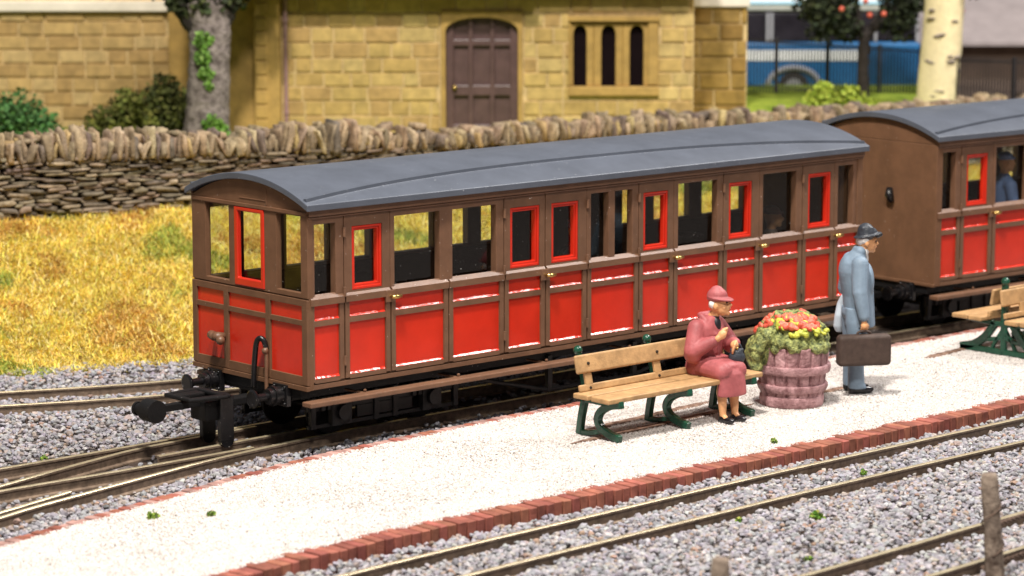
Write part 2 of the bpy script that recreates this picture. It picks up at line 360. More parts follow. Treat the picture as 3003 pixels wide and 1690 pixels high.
# platform: pale grit sheet between two rows of brick edging
FB, BBW = .25, .15
tt = np.linspace(0, 1, 40); xs = np.linspace(-8.5, 22, 300); X = np.repeat(xs[:, None], 40, 1)
Ya, Yb = edge_back(X) - BBW, edge_front(X) + FB
Y = Ya + (Yb - Ya) * tt[None]
grid('platform', X, Y, -.538 + .006 * vnoise(X, Y, 3, 2) + .003 * vnoise(X, Y, 11, 5), 'grit_bed')
def edging(name, fn, wdt, sgn, seed):
    rs = random.Random(seed); mb = MB(); x = -8.4
    while x < 21:
        L = .100 + rs.uniform(-.008, .008); y = float(fn(x)); a = math.atan2(float(fn(x + .2)) - float(fn(x - .2)), .4)
        m = Matrix.Translation((x, y, 0)) @ Matrix.Rotation(a + rs.uniform(-.02, .02), 4, 'Z')
        b = rs.uniform(.75, 1.2); c = (.27 * b, .088 * b * rs.uniform(.9, 1.15), .062 * b)
        if sgn > 0 and rs.random() < .55: c = (.38 * b, .22 * b, .19 * b)     # lime-washed bricks
        j = rs.uniform(-.006, .006)
        mb.box((-L / 2 + .0065, min(0, sgn * -1 * wdt) + j, -.78), (L / 2 - .0065, max(0, sgn * -1 * wdt) + j, -.531 + rs.uniform(-.007, .005)), mat=m, col=c); x += L
    return tag(mb.build(name, 'brick', None, bevel=.006, seg=1), kind='structure')
edging('platform_brick_edge', edge_front, FB, -1, 1); edging('platform_brick_edge', edge_back, BBW, 1, 2)
# brown joint along the platform; the strip behind the bench paints its shadow
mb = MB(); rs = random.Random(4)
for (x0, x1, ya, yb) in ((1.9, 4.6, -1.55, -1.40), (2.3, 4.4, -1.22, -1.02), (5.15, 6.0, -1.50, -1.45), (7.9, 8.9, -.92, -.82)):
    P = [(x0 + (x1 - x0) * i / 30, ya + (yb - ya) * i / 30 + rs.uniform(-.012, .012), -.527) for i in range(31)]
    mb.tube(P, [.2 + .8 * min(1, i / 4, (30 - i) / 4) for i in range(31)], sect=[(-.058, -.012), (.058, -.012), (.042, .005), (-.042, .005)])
tag(mb.build('platform_joint_and_shadow', 'joint_shadow'), kind='structure')

# pale grit grains
n = 310000; px = np.random.uniform(-6.5, 17, n); f = np.random.uniform(0, 1, n)
py = edge_back(px) - BBW * .8 + (edge_front(px) + FB * .8 - edge_back(px) + BBW * .8) * f
p = np.stack([px, py, np.random.uniform(-.540, -.532, n)], 1); p = p[in_view(p)]
n = len(p); gc = mixc([(.70, .66, .63), (.61, .565, .535), (.45, .405, .375), (.22, .19, .17)], [.66, .26, .06, .016], n, .06)
oc = np.array([[1, 0, 0], [-1, 0, 0], [0, 1, 0], [0, -1, 0], [0, 0, 1], [0, 0, -1.]]); of = np.array([[0, 2, 4], [2, 1, 4], [1, 3, 4], [3, 0, 4], [2, 0, 5], [1, 2, 5], [3, 1, 5], [0, 3, 5]])
B = oc[None] * np.random.uniform(.55, 1.3, (n, 6, 1)); B = np.einsum('nij,nmj->nmi', rand_rot(n), B) * np.random.uniform(.006, .0125, (n, 1, 1))
V = (B + p[:, None]).reshape(-1, 3); F = (of[None] + (np.arange(n) * 6)[:, None, None]).reshape(-1, 3)
tag(soup('platform_grit', V, F, 'grit', None, np.repeat(gc, 6, 0)), kind='stuff')

# ------------------------------------------------------------------ railway tracks
RAILSEC = [(-.045, -.12), (.045, -.12), (.045, -.105), (.010, -.095), (.010, -.03), (.024, -.022), (.024, -.004), (.02, 0), (-.02, 0), (-.024, -.004), (-.024, -.022), (-.010, -.03), (-.010, -.095), (-.045, -.105)]
RAILS = []
def rail(pts, parent, z=RT, sc=1.0, name='rail'):
    P = [(p[0], p[1], z) for p in pts]; RAILS.append(np.array(P)[:, :2]); m = len(RAILSEC)
    mb = MB(); mb.tube(P, 1., sect=[(x * sc, y) for x, y in RAILSEC], sm=False)
    for i, f in enumerate(mb.f):
        if len(f) == 4 and all(abs(mb.v[k][2] - z) < .0045 for k in f): mb.mi[i] = 1
    return mb.build(name, ['railside', 'railtop'], parent)
def offset(c, d):
    t = np.gradient(c, axis=0); t /= np.linalg.norm(t, axis=1)[:, None]; return c + np.stack([-t[:, 1], t[:, 0]], 1) * d
def sleepers(c, parent, ln=1.5, step=.52, z=RT):
    s = np.r_[0, np.cumsum(np.linalg.norm(np.diff(c, axis=0), axis=1))]; mb = MB(); mb.box((-.1, -ln / 2, -.12), (.1, ln / 2, 0)); me = None
    for d in np.arange(.2, s[-1], step)[:98]:
        x, y = np.interp(d, s, c[:, 0]), np.interp(d, s, c[:, 1]); x2, y2 = np.interp(d + .05, s, c[:, 0]), np.interp(d + .05, s, c[:, 1])
        if me is None: o = mb.build('sleeper', 'sleeper', parent, bevel=.01, seg=1); me = o.data
        else:
            o = o.copy(); COL.objects.link(o); o.parent = parent
        o.location = (x, y, z - .118); o.rotation_euler = (0, 0, math.atan2(y2 - y, x2 - x))
def track(label, center, gauge, z=RT, ln=1.5):
    t = thing('railway_track', label, 'railway track'); c = crv(center)
    rail(offset(c, gauge / 2), t, z); rail(offset(c, -gauge / 2), t, z); sleepers(c, t, ln, z=z); return t
# turnout and carriage line
t = thing('railway_track', 'railway track with points, running beneath the red carriages beside the platform', 'railway track')
far = crv([(-9, 1.30), (-5, 1.31), (-2.5, 1.31), (0, 1.33), (3, 1.34), (8, 1.36), (14, 1.2), (20, .8)])
rail(far, t)
near = crv([(-9, -2.55), (-6, -1.20), (-3.57, -.31), (-2.47, -.02), (-1.24, .26), (-.5, .38), (.3, .47), (1.2, .53), (3, .55), (8, .56), (14, .4), (20, 0)])
rail(near, t)
rail(crv([(-9, -1.55), (-6, -.28), (-4.2, .32), (-2.94, .71), (-1.66, 1.06), (-1.0, 1.19), (.3, 1.26)]), t, name='point_blade')
rail(crv([(-9, .52), (-5, .52), (-2.99, .54), (-2.06, .51), (-1.04, .50), (-.3, .50)]), t, name='point_blade')
rail(crv([(-4.2, -.36), (-3.44, -.14), (-2.6, .11)]), t, name='check_rail')
rail(crv([(-1.2, .77), (-.5, .80), (1.5, .86)]), t, name='check_rail')
sleepers(np.array([(x, (1.32 + float(np.interp(x, near[:, 0], near[:, 1]))) / 2 + .0) for x in np.linspace(-6, 16, 80)]), t, 2.0)
track('railway track behind the carriages below the yellow grass bank', [(-8, 8.3), (-5, 6.35), (-2.5, 4.95), (-.83, 4.14), (.82, 3.48), (3, 3.02), (6, 2.85), (12, 2.8), (20, 2.7)], .72)
track('railway track running right along the red brick platform edge', [(-9, -5.2), (-5, -4.30), (-2.3, -4.02), (.6, -3.91), (2.8, -3.85), (6, -3.84), (14, -3.84), (20, -3.84)], .69, z=-.585)
track('nearest railway track, crossing the bottom right corner behind the leaning post', [(-6, -6.75), (.3, -6.45), (1.6, -6.39), (3, -6.32), (8, -6.2), (14, -6.2)], .70, z=-.585)

# ballast chippings
def ballast(n, xr, yr):
    p = np.stack([np.random.uniform(*xr, n), np.random.uniform(*yr, n), np.zeros(n)], 1)
    ok = in_view(p - [0, 0, .65])
    x, y = p[:, 0], p[:, 1]
    ok &= (y > edge_back(x) + .01) | (y < edge_front(x) - .015)
    ok &= y < grass_edge(x) + .25
    p = p[ok]; d = np.full(len(p), 9.)
    for r in RAILS:
        q = np.stack([np.interp(np.linspace(0, 1, 160), np.linspace(0, 1, len(r)), r[:, k]) for k in (0, 1)], 1)
        for c in range(0, len(p), 4000): d[c:c + 4000] = np.minimum(d[c:c + 4000], np.sqrt(((p[c:c + 4000, None, :2] - q[None]) ** 2).sum(-1)).min(1))
    keep = d > .055 + .06 * np.random.uniform(0, 1, len(p)) ** 2
    under = (p[:, 1] > .3) & (p[:, 1] < 1.6) & (p[:, 0] > -4)               # little loose stone on the carriage line
    keep &= ~under | (np.random.uniform(0, 1, len(p)) < .22)
    p = p[keep]; d = d[keep]
    p[:, 2] = -.675 + .03 * np.random.uniform(0, 1, len(p)) ** 1.5 + .018 * vnoise(p[:, 0], p[:, 1], 2.3, 4) + np.clip(d - .1, 0, .35) * .07
    return p
p = np.r_[ballast(74000, (-5, 11), (-9.5, -3.1)), ballast(52000, (-6, 8), (-2.2, 7))]
n = len(p)
bc = mixc([(.325, .31, .335), (.265, .252, .278), (.40, .38, .38), (.34, .285, .26), (.19, .18, .19), (.32, .215, .165)], [.40, .22, .18, .12, .04, .04], n, .15)
tag(scatter('ballast', p, np.random.uniform(.016, .033, n) * np.where(np.random.rand(n) < .06, 1.35, 1), 'stones', bc, 1, .34, .8), kind='stuff')

# yellow static grass on the bank
n = 470000; gx = np.random.uniform(-7, 19, n); f = np.random.uniform(-.05, 1.02, n) ** 1
gy = grass_edge(gx) + (wall_y(gx) - grass_edge(gx)) * f + .12 * vnoise(gx, gx * 0, 3, 2)
gp = np.stack([gx, gy, bank_z(gx, gy)], 1); gp = gp[in_view(gp)]; n = len(gp)
patch = vnoise(gp[:, 0], gp[:, 1], 2.2, 1) + .6 * vnoise(gp[:, 0], gp[:, 1], 5.1, 7); bald = vnoise(gp[:, 0], gp[:, 1], 4.3, 9)
keep = (bald < .72) | (np.random.rand(n) < .35); gp, patch = gp[keep], patch[keep]; n = len(gp)
gcol = mixc([(.83, .64, .11), (.77, .52, .10), (.86, .75, .32), (.64, .39, .10), (.54, .56, .10), (.84, .79, .14)], [.32, .20, .20, .10, .07, .11], n, .13)
gr = (patch > .66) & (np.random.rand(n) < .7); gcol[gr] = mixc([(.25, .33, .06), (.42, .45, .08)], [1, 1], gr.sum(), .15)
br = (patch < -.5) & (np.random.rand(n) < .65); gcol[br] = mixc([(.56, .29, .06), (.66, .42, .12)], [1, 1], br.sum(), .15)
h = np.random.uniform(.06, .17, n); az = np.random.uniform(0, 2 * np.pi, n) ; ln = np.random.uniform(.5, 1.62, n)
dx = np.stack([np.cos(az) * np.sin(ln), np.sin(az) * np.sin(ln), np.cos(ln)], 1); wd = np.stack([-np.sin(az), np.cos(az), 0 * az], 1) * np.random.uniform(.003, .0065, (n, 1))
mid = gp + dx * (h * .55)[:, None]; d2 = dx.copy(); d2[:, 2] -= .45; tip = mid + d2 * (h * .5)[:, None]
V = np.stack([gp - wd, gp + wd, mid + wd * .8, mid - wd * .8, tip + wd * .3, tip - wd * .3], 1).reshape(-1, 3)
F = (np.array([[0, 1, 2, 3], [3, 2, 4, 5]])[None] + (np.arange(n) * 6)[:, None, None]).reshape(-1, 4)
tag(soup('grass', V, F, 'grass', None, np.repeat(gcol, 6, 0)), kind='stuff')

# ------------------------------------------------------------------ plants
def leaf_soup(name, centres, radii, n, size, cols, w, parent=None, mat='ivy', shell=.55):
    """leaf-sized faces through the volume of several clumps"""
    C = np.array(centres, float); Rr = np.array(radii, float); Rr = Rr if Rr.ndim == 2 else np.repeat(Rr[:, None], 3, 1)
    k = np.random.choice(len(C), n, p=(Rr.prod(1) ** .7) / (Rr.prod(1) ** .7).sum()); u = np.random.normal(size=(n, 3)); u /= np.linalg.norm(u, axis=1)[:, None]
    p = C[k] + u * Rr[k] * np.random.uniform(shell, 1.08, (n, 1))
    q = np.array([[-1, -.5, 0], [1, -.5, 0], [.6, .9, .25], [-.6, .9, .25]]) * .5
    B = np.einsum('nij,mj->nmi', rand_rot(n), q) * (size * np.random.uniform(.6, 1.4, n))[:, None, None]
    V = (p[:, None] + B).reshape(-1, 3); F = (np.arange(n) * 4)[:, None] + np.arange(4)[None]
    tone = mixc(cols, w, n, .2)
    return soup(name, V, F, mat, parent, np.repeat(tone, 4, 0))
GREEN = [(.07, .15, .03), (.12, .22, .04), (.19, .28, .06)]
weeds = [(-2.73, -1.35, 'larger green weed tuft at left on the pale platform'), (-2.31, -1.61, 'smaller olive weed tuft right of the larger one on the platform'),
         (3.34, -3.95, 'green weed between the rails of the platform track'), (1.66, -4.86, 'taller bright green weed in the ballast below the platform track'),
         (1.15, -4.45, 'yellow green weed against the near rail of the platform track'), (.62, -5.70, 'faint dark green weed low in the front ballast'),
         (-1.91, 1.62, 'small green weed at the far rail left of the carriage coupling'), (3.35, -2.83, 'single pale green sprout by the platform brick edge')]
for (x, y, lab) in weeds:
    z = -.53 if edge_front(x) < y < edge_back(x) else -.64; w = {0: .055, 3: .07}.get(weeds.index((x, y, lab)), .036)
    o = leaf_soup('weed_tuft', [(0, 0, w * .5), (w * .6, 0, w * .3), (-w * .4, w * .4, w * .4)], [w * .8, w * .5, w * .5], 90, w * .55, [(.10, .22, .03), (.25, .36, .06), (.45, .45, .10)], [3, 4, 1])
    o.location = (x, y, z); tag(o, lab, 'weed', 'weeds')

# ------------------------------------------------------------------ dry-stone wall
wa = math.atan2(-.173, .985)
dw = thing('dry_stone_wall', 'low dry stone wall with upright coping stones behind the grass bank', 'wall', (1.97, 8.63, 0), wa)
v3, f3 = ico(2)
def blockstones(name, parent, items, mat, cols, rough=.06):
    """rounded, irregular stones: items = (x, y, z, sx, sy, sz, rot)"""
    n = len(items); A = np.array(items, float); m = len(v3)
    sq = np.sign(v3) * np.abs(v3) ** .36
    B = sq[None] * (1 + rough * np.random.normal(size=(n, m, 1))) * A[:, None, 3:6] * .5
    c, s = np.cos(A[:, 6]), np.sin(A[:, 6]); X = B[:, :, 0] * c[:, None] - B[:, :, 2] * s[:, None]; Z = B[:, :, 0] * s[:, None] + B[:, :, 2] * c[:, None]
    B = np.stack([X, B[:, :, 1], Z], -1) + A[:, None, :3]
    return soup(name, B.reshape(-1, 3), (f3[None] + (np.arange(n) * m)[:, None, None]).reshape(-1, 3), mat, parent, np.repeat(cols, m, 0), smooth=True)
items = []; cop = []
ztop = lambda s: 1.33 - .026 * s if s < 6 else 1.174 - .006 * (s - 6)
z = .05
rows = []
while z < 1.33: rows.append((z, random.uniform(.032, .064))); z += rows[-1][1] * .88
for zi, (z, hh) in enumerate(rows):
    s = -5 + random.uniform(0, .2)
    while s < 17:
        L = random.uniform(.12, .46) * (1.25 if random.random() < .2 else .9)
        if z < ztop(s) - .02 and z > .25 - .02 * s:
            big = random.random() < .1
            items.append((s + L / 2, random.uniform(-.03, .05), z + hh / 2, L * random.uniform(.82, .96), .22, hh * (1.6 if big else .9) * random.uniform(.75, 1.1), random.gauss(0, .05)))
        s += L
STC = [(.225, .175, .12), (.185, .145, .10), (.275, .215, .145), (.145, .115, .09), (.21, .155, .11)]
blockstones('stone_courses', dw, items, 'drystone', mixc(STC, [4, 4, 2, 2, 2], len(items), .14), .075)
s = -5
while s < 17:
    wv = random.uniform(.03, .085); zz = ztop(s); hh = random.uniform(.20, .40) * (1 if s < 5 else .95 if 8.5 < s < 11.3 else .80) + .03 * math.sin(s * 1.7)
    cop.append((s + wv / 2, random.uniform(-.06, .10), zz + hh / 2 - .04, wv * random.uniform(.75, 1.05), .30, hh, random.gauss(0, .2))); s += wv * random.uniform(.8, 1.15)
    if random.random() < .45: cop.append((s, random.uniform(.0, .16), zz + random.uniform(.15, .27) * (1 if s < 6 else .8), random.uniform(.08, .2), .22, random.uniform(.06, .12), random.gauss(0, .35)))
CPC = [(.30, .22, .14), (.24, .18, .12), (.36, .275, .175), (.16, .125, .10), (.35, .255, .12)]
blockstones('coping_stones', dw, cop, 'drystone', mixc(CPC, [4, 4, 3, 1.5, .7], len(cop), .13), .12)
mb = MB(); pts = [(-5.1, -.2)] + [(q, ztop(q) + .10) for q in np.linspace(-5.1, 17, 40)] + [(17, -.2)]; k = len(pts)
mb.add([(x, .07, z) for x, z in pts] + [(x, .27, z) for x, z in pts], [tuple(range(k)), tuple(range(2 * k - 1, k - 1, -1))] + [(i, (i + 1) % k, k + (i + 1) % k, k + i) for i in range(k)])
mb.build('wall_core', 'drygap', dw)
# ------------------------------------------------------------------ back scene: frame parallel to the station building front
BO, BR = Vector((11.70, 10.12, 0)), -YAW
def bg(u, y, z=0):
    c, s = math.cos(BR), math.sin(BR); return (BO.x + u * c - y * s, BO.y + u * s + y * c, z)
xs = np.linspace(-16, 40, 120); T = np.r_[np.linspace(.2, 4, 12), np.linspace(6, 60, 20)]
X = np.repeat(xs[:, None], len(T), 1); Y = wall_y(X) + T[None]
grid('lawn', X, Y, np.interp(X, [8.5, 14.3, 15.3, 40], [.80, .92, 1.17, 1.17]) + .02 * vnoise(X, Y, 2, 2), 'lawn')
def arch_plate(mb, u0, u1, z0, z1, a, b, zs, rise, y0, y1, mi=0, n=14, pointed=False):
    pts = [(u0, z0), (a, z0)]; m = (a + b) / 2; hw = (b - a) / 2
    for i in range(n + 1):
        t = math.pi * (1 - i / n); pts.append((m + hw * math.cos(t), zs + rise * math.sin(t) ** (.8 if pointed else 1)))
    pts += [(b, z0), (u1, z0), (u1, z1), (u0, z1)]
    k = len(pts); vs = [(x, y0, z) for x, z in pts] + [(x, y1, z) for x, z in pts]
    mb.add(vs, [tuple(range(k)), tuple(range(2 * k - 1, k - 1, -1))] + [(i, (i + 1) % k, k + (i + 1) % k, k + i) for i in range(k)], mi)
B = thing('stone_building', 'ochre stone station building with arched door and three lancet windows behind the wall', 'building', BO, BR)
mb = MB(); mb.slab((-4.62, 2.70), (.6, 3.3), [(-.99, .10, .5, 2.64), (.88, 2.14, 1.47, 2.60)], .02, .30)
mb.box((-4.62, .30, .6), (-4.32, 2.3, 3.3)); mb.box((2.40, .30, .6), (2.70, 2.3, 3.3))
mb.box((-13.0, 2.02, .6), (-4.63, 2.3, 3.6)); mb.box((2.71, 1.32, .6), (3.60, 1.6, 2.70)); mb.box((3.32, 1.61, .6), (3.60, 4.0, 2.70))
mb.box((-4.3, 2.4, .6), (2.4, 2.5, 3.3))
mb.build('wall', 'mortar', B)
def blocks(name, u0, u1, rows, yf, excl, seed, avg=.37, cols=None):
    rs = random.Random(seed); mb = MB()
    for (za, zb) in zip(rows[:-1], rows[1:]):
        u = u0 - rs.uniform(0, .2)
        while u < u1:
            L = avg * rs.uniform(.62, 1.5); a, b = max(u, u0), min(u + L, u1); segs = [(a, b)]
            for (ea, eb, ez0, ez1) in excl:
                if zb > ez0 + .03 and za < ez1 - .03:
                    ns = []
                    for (p, q) in segs:
                        if q <= ea or p >= eb: ns.append((p, q))
                        else:
                            if p < ea: ns.append((p, ea))
                            if q > eb: ns.append((eb, q))
                    segs = ns
            for (p, q) in segs:
                if q - p > .05:
                    k = rs.uniform(.9, 1.1); c = rs.choice(cols or [(.50, .345, .118), (.52, .36, .13), (.485, .325, .11), (.535, .385, .15), (.46, .295, .11)])
                    c = [x * k for x in c]; j = rs.uniform(-.012, .012); g = .015
                    mb.box((p + g, yf + j, za + g * .8), (q - g, yf + .07, zb - g * .8), col=c)
            u += L
    return mb.build(name, 'ochre', B, bevel=.016, seg=2)
rows = [.72, .94, 1.16, 1.385, 1.595, 1.805, 2.022, 2.247, 2.473, 2.69, 2.91, 3.13]
blocks('front_stonework', -3.41, 2.70, rows, -.004, [(-1.06, .17, 0, 2.70), (.86, 2.16, 1.45, 2.62)], 3)
blocks('wing_stonework', -13.0, -5.32, [.7 + .218 * i for i in range(9)] + [2.58], 1.98, [], 5, .42, [(.45, .295, .115), (.48, .32, .125), (.41, .26, .10), (.51, .355, .155)])
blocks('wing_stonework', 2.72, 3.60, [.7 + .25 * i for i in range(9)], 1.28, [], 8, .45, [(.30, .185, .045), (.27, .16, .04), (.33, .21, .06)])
for a, c in (((-3.80, -.28, .6), (-3.42, .018, 3.1)), ((-5.31, 1.80, .6), (-4.98, 2.018, 3.4))):
    mb = MB(); mb.box(a, c); mb.build('buttress', 'dressing', B, bevel=.015)
mb = MB(); mb.box((-4.62, -.03, .6), (-3.81, .018, 3.2)); mb.build('plain_panel', 'dressing', B, bevel=.01)
mb = MB(); 
for i in range(10): mb.box((-3.775, -.305, .72 + .215 * i), (-3.60, -.2805, .72 + .215 * i + .195))
mb.build('quoin', 'dressing', B, bevel=.014)
for a, c in (((-13.0, 1.86, 2.60), (-5.33, 2.3, 2.76)), ((2.71, 1.22, 2.705), (3.63, 1.62, 2.86))):
    mb = MB(); mb.box(a, c); mb.build('coping_ledge', 'paledress', B, bevel=.02)
mb = MB(); mb.box((-4.9, -.44, 2.925), (.35, -.04, 2.98)); mb.box((.351, -.14, 2.925), (2.75, -.04, 2.98)); mb.box((-4.9, -.36, 3.31), (2.9, 2.6, 3.9)); mb.box((-4.9, -.335, 2.981), (2.75, -.05, 3.309)); mb.build('roof', 'greyroof', B)
mb = MB(); arch_plate(mb, -1.05, .16, .6, 2.72, -.98, .09, 2.42, .20, -.045, .12); mb.build('door_surround', 'dressing', B, bevel=.012)
dm = MB(); dm.box((-1.0, .14, .6), (.11, .2, 2.66))
for (a, b) in ((-.985, -.86), (-.645, -.575), (-.325, -.255), (-.03, .095)): dm.box((a, .07, .6), (b, .145, 2.62))
for (a, b) in ((2.19, 2.29), (1.45, 1.61), (.9, 1.02)): dm.box((-.985, .075, a), (.095, .143, b))
dr = dm.build('door', 'door', B, bevel=.016)
mb = MB(); mb.cyl((-.85, .03, 1.58), (-.85, .11, 1.58), .018); mb.sphere((-.85, .02, 1.58), .038); mb.build('knob', 'brass', dr)
wm = MB()
for (a, b, p, q) in ((.87, 1.215, .915, 1.11), (1.215, 1.645, 1.33, 1.54), (1.645, 2.15, 1.75, 1.955)):
    arch_plate(wm, a + .001, b - .001, 1.60, 2.54, p, q, 2.35, .15, .02, .12, pointed=True)
wm.box((.84, -.07, 1.46), (2.18, .12, 1.598)); wm.box((.84, -.075, 2.56), (2.18, .1, 2.64)); wm.box((.845, -.03, 1.62), (.885, .1, 2.555)); wm.box((2.02, -.04, 1.62), (2.17, .1, 2.555))
wn = wm.build('window', 'dressing', B, bevel=.014)
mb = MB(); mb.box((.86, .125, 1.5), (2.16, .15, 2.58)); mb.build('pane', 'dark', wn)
mb = MB(); mb.cyl((-3.345, -.08, .6), (-3.345, -.08, 3.1), .028); mb.cyl((-3.345, -.08, 2.56), (-3.345, -.08, 2.63), .046); mb.cyl((-3.345, -.08, 1.2), (-3.345, -.08, 1.24), .04); mb.build('drainpipe', 'pipe', B)

def bark_trunk(parent, path, rad, mat, name='trunk', wob=.12, n=18):
    mb = MB(); P = crv(path, 8); rr = np.interp(np.linspace(0, 1, len(P)), np.linspace(0, 1, len(rad)), rad)
    mb.tube(P, list(rr), n=n); rs = random.Random(len(P))
    mb.v = [tuple(c + rs.uniform(-1, 1) * wob * .12 for c in v) for v in mb.v]
    return mb.build(name, mat, parent)
t = thing('ivy_tree', 'thick grey tree trunk with green ivy patches in front of the building', 'tree', bg(-4.36, -1.5, 1.0), BR)
bark_trunk(t, [(-.02, 0, -.1), (.0, 0, .4), (.04, 0, 1.1), (.05, .0, 1.6), (.02, .05, 1.9)], [.36, .31, .29, .30, .34], 'bark')
bark_trunk(t, [(-.05, 0, 1.55), (-.35, .05, 1.9), (-.8, .1, 2.4)], [.22, .17, .12], 'darkbark', 'limb'); bark_trunk(t, [(.12, 0, 1.55), (.35, .1, 1.95), (.7, .2, 2.5)], [.2, .16, .1], 'darkbark', 'limb')
leaf_soup('ivy', [(.0, -.28, 1.40), (-.02, -.28, 1.15), (.02, -.29, .93), (.06, -.28, .75), (.10, -.36, .20), (.22, -.34, .13)], [.13, .12, .10, .07, .14, .11], 900, .06, [(.10, .20, .035), (.16, .30, .05), (.22, .36, .09)], [2, 3, 2], t)
leaf_soup('crown', [(-.25, 0, 2.05), (.25, .05, 2.05), (0, -.1, 1.93), (-.6, 0, 2.5), (.6, .1, 2.5), (0, 0, 2.7)], [.34, .34, .26, .5, .5, .6], 3800, .10, [(.045, .06, .022), (.07, .085, .03), (.03, .035, .018)], [3, 2, 2], t)
for (lab, u, y, z, cs, rs_, cols) in (
    ('bright green rounded bush at the left edge behind the stone wall', -7.1, -1.5, 1.05, [(0, 0, .2), (.35, 0, .05), (-.5, 0, .25), (.55, 0, -.05)], [.42, .30, .4, .18], [(.07, .17, .05), (.12, .26, .08), (.05, .10, .03)]),
    ('low olive green bush left of the ivy tree', -5.45, -1.5, 1.05, [(0, 0, .28), (-.4, 0, .1), (.3, 0, .15)], [.36, .28, .3], [(.09, .10, .02), (.14, .145, .03), (.06, .065, .015)]),
    ('tall dark green bush touching the left side of the ivy tree', -4.93, -1.4, 1.05, [(0, 0, .2), (-.05, 0, .55), (.1, 0, .3)], [.3, .28, .28], [(.06, .065, .016), (.09, .095, .022), (.035, .04, .012)])):
    o = thing('bush', lab, 'bush', bg(u, y, z), BR, 'bushes along the wall')
    leaf_soup('foliage', cs, rs_, 2600, .07, cols, [3, 2, 2], o, shell=.2)
o = thing('bush', 'lime green bush behind the wall, under the dark tree with red berries', 'bush', bg(4.95, .5, 1.13), BR, 'bushes along the wall')
leaf_soup('foliage', [(-.28, 0, .12), (-.26, 0, .36), (.12, 0, .12), (.42, 0, .0), (-.52, 0, -.05), (.14, 0, .24), (.6, 0, -.08)], [.30, .15, .30, .26, .22, .18, .16], 3800, .06, [(.30, .38, .045), (.42, .48, .07), (.20, .27, .03)], [3, 3, 1], o, shell=.3)
xs = np.linspace(6.95, 14, 12); q = np.array([[bg(u, y, 1.19) for y in np.linspace(1.36, 6.55, 8)] for u in xs]); grid('yard', q[:, :, 0], q[:, :, 1], q[:, :, 2], 'shed')
# bus
b = thing('bus', 'blue bus with white stripe and white roof parked behind the railings', 'bus', bg(4.9, 5.5, .85), BR)
def bx(name, a, c, mat, bev=.03, par=None): mb = MB(); mb.box(a, c); return mb.build(name, mat, par or b, bevel=bev)
bx('body', (-2.5, 0, .25), (1.98, 1.6, 1.04), 'busblue', .05); bx('window_band', (-2.46, .04, 1.042), (1.93, 1.56, 1.53), 'busglass', .03)
bx('roof', (-2.5, -.01, 1.532), (1.98, 1.61, 2.15), 'buswhite', .16); bx('stripe', (-2.4, -.014, .725), (.94, .02, .905), 'buswhite', .006); bx('roof_line', (-2.3, -.022, 1.675), (1.9, -.0, 1.72), 'bussky', .004)
for u in (-2.05, -1.25, -.62, -.55, .3, 1.2, 1.9): bx('window_pillar', (u, .015, 1.045), (u + .05, .06, 1.53), 'grey', .006)
for u in (-.15, -2.0):
    mb = MB(); P = [(u + .43 * math.cos(q), -.02, .31 + .30 * math.sin(q)) for q in np.linspace(0, math.pi, 18)]; mb.tube(P, .05, n=8); mb.build('wheel_arch', 'grey', b)
    mb = MB(); mb.cyl((u, -.03, .28), (u, .25, .28), .26, n=28); w = mb.build('wheel', 'tyre', b); mb = MB(); mb.cyl((u, -.05, .28), (u, -.02, .28), .15, n=24); mb.build('hub', 'grey', w)
# railings
fz = lambda u: 2.03 - .062 * (u - 4.3)
f = thing('railing_fence', 'black iron railings with close bars in front of the blue bus', 'fence', bg(0, 4, 0), BR)
mb = MB(); u = 3.3
while u < 6.95: mb.cyl((u, 0, 1.12), (u, 0, fz(u)), .0135, n=5, sm=False); u += .052
mb.build('bars', 'fence', f)
for k, dz in ((0, .05), (1, .78)):
    mb = MB(); mb.tube([(3.3, .012, fz(3.3) - dz), (7.0, .012, fz(7.0) - dz)], 1, sect=[(-.012, -.012), (.012, -.012), (.012, .012), (-.012, .012)]); mb.build('rail', 'fence', f)
for u in (3.48, 4.32, 5.16, 6.0, 6.84): mb = MB(); mb.box((u - .025, -.03, 1.05), (u + .025, .03, fz(u) + .03)); mb.build('post', 'fence', f)
f = thing('railing_fence', 'dense dark railings right of the birch, above the rear carriage roof', 'fence', bg(0, 1.3, 0), BR)
mb = MB(); u = 6.6
while u < 10.6: mb.cyl((u, 0, .95), (u, 0, 1.95 - .03 * (u - 7)), .0135, n=5, sm=False); u += .046
mb.build('bars', 'fence', f)
for z in (1.05, 1.88): mb = MB(); mb.tube([(6.6, .012, z + .012), (10.6, .012, z - .108)], 1, sect=[(-.012, -.014), (.012, -.014), (.012, .014), (-.012, .014)]); mb.build('rail', 'fence', f)
for u in (7.7, 8.9, 10.1): mb = MB(); mb.box((u - .025, -.03, .9), (u + .025, .03, 1.96 - .03 * (u - 7))); mb.build('post', 'fence', f)
t = thing('berry_tree', 'small dark tree with red berries between the bus and the birch', 'tree', bg(5.6, 3, 1.1), BR)
bark_trunk(t, [(0, 0, -.05), (.0, 0, .5), (.02, 0, 1.12)], [.10, .085, .09], 'darkbark')
for (x, z) in ((-.55, 1.75), (.5, 1.85), (-.2, 1.95), (.85, 1.65)): bark_trunk(t, [(.02, 0, 1.05), (x * .5, 0, 1.3 + .1), (x, 0, z)], [.07, .05, .025], 'darkbark', 'limb')
leaf_soup('crown', [(-.60, 0, 1.30), (-.75, 0, 1.62), (-.35, 0, 1.85), (.55, 0, 1.32), (.75, 0, 1.7), (.38, 0, 1.95), (-.25, 0, 1.22), (0, .2, 2.1), (.5,.1,1.6), (-.4,.1,1.5)], [.36, .38, .32, .34, .34, .3, .26, .4, .3, .34], 5200, .08, [(.03, .04, .02), (.05, .06, .025), (.02, .024, .015)], [3, 2, 2], t, shell=.2)
mb = MB()
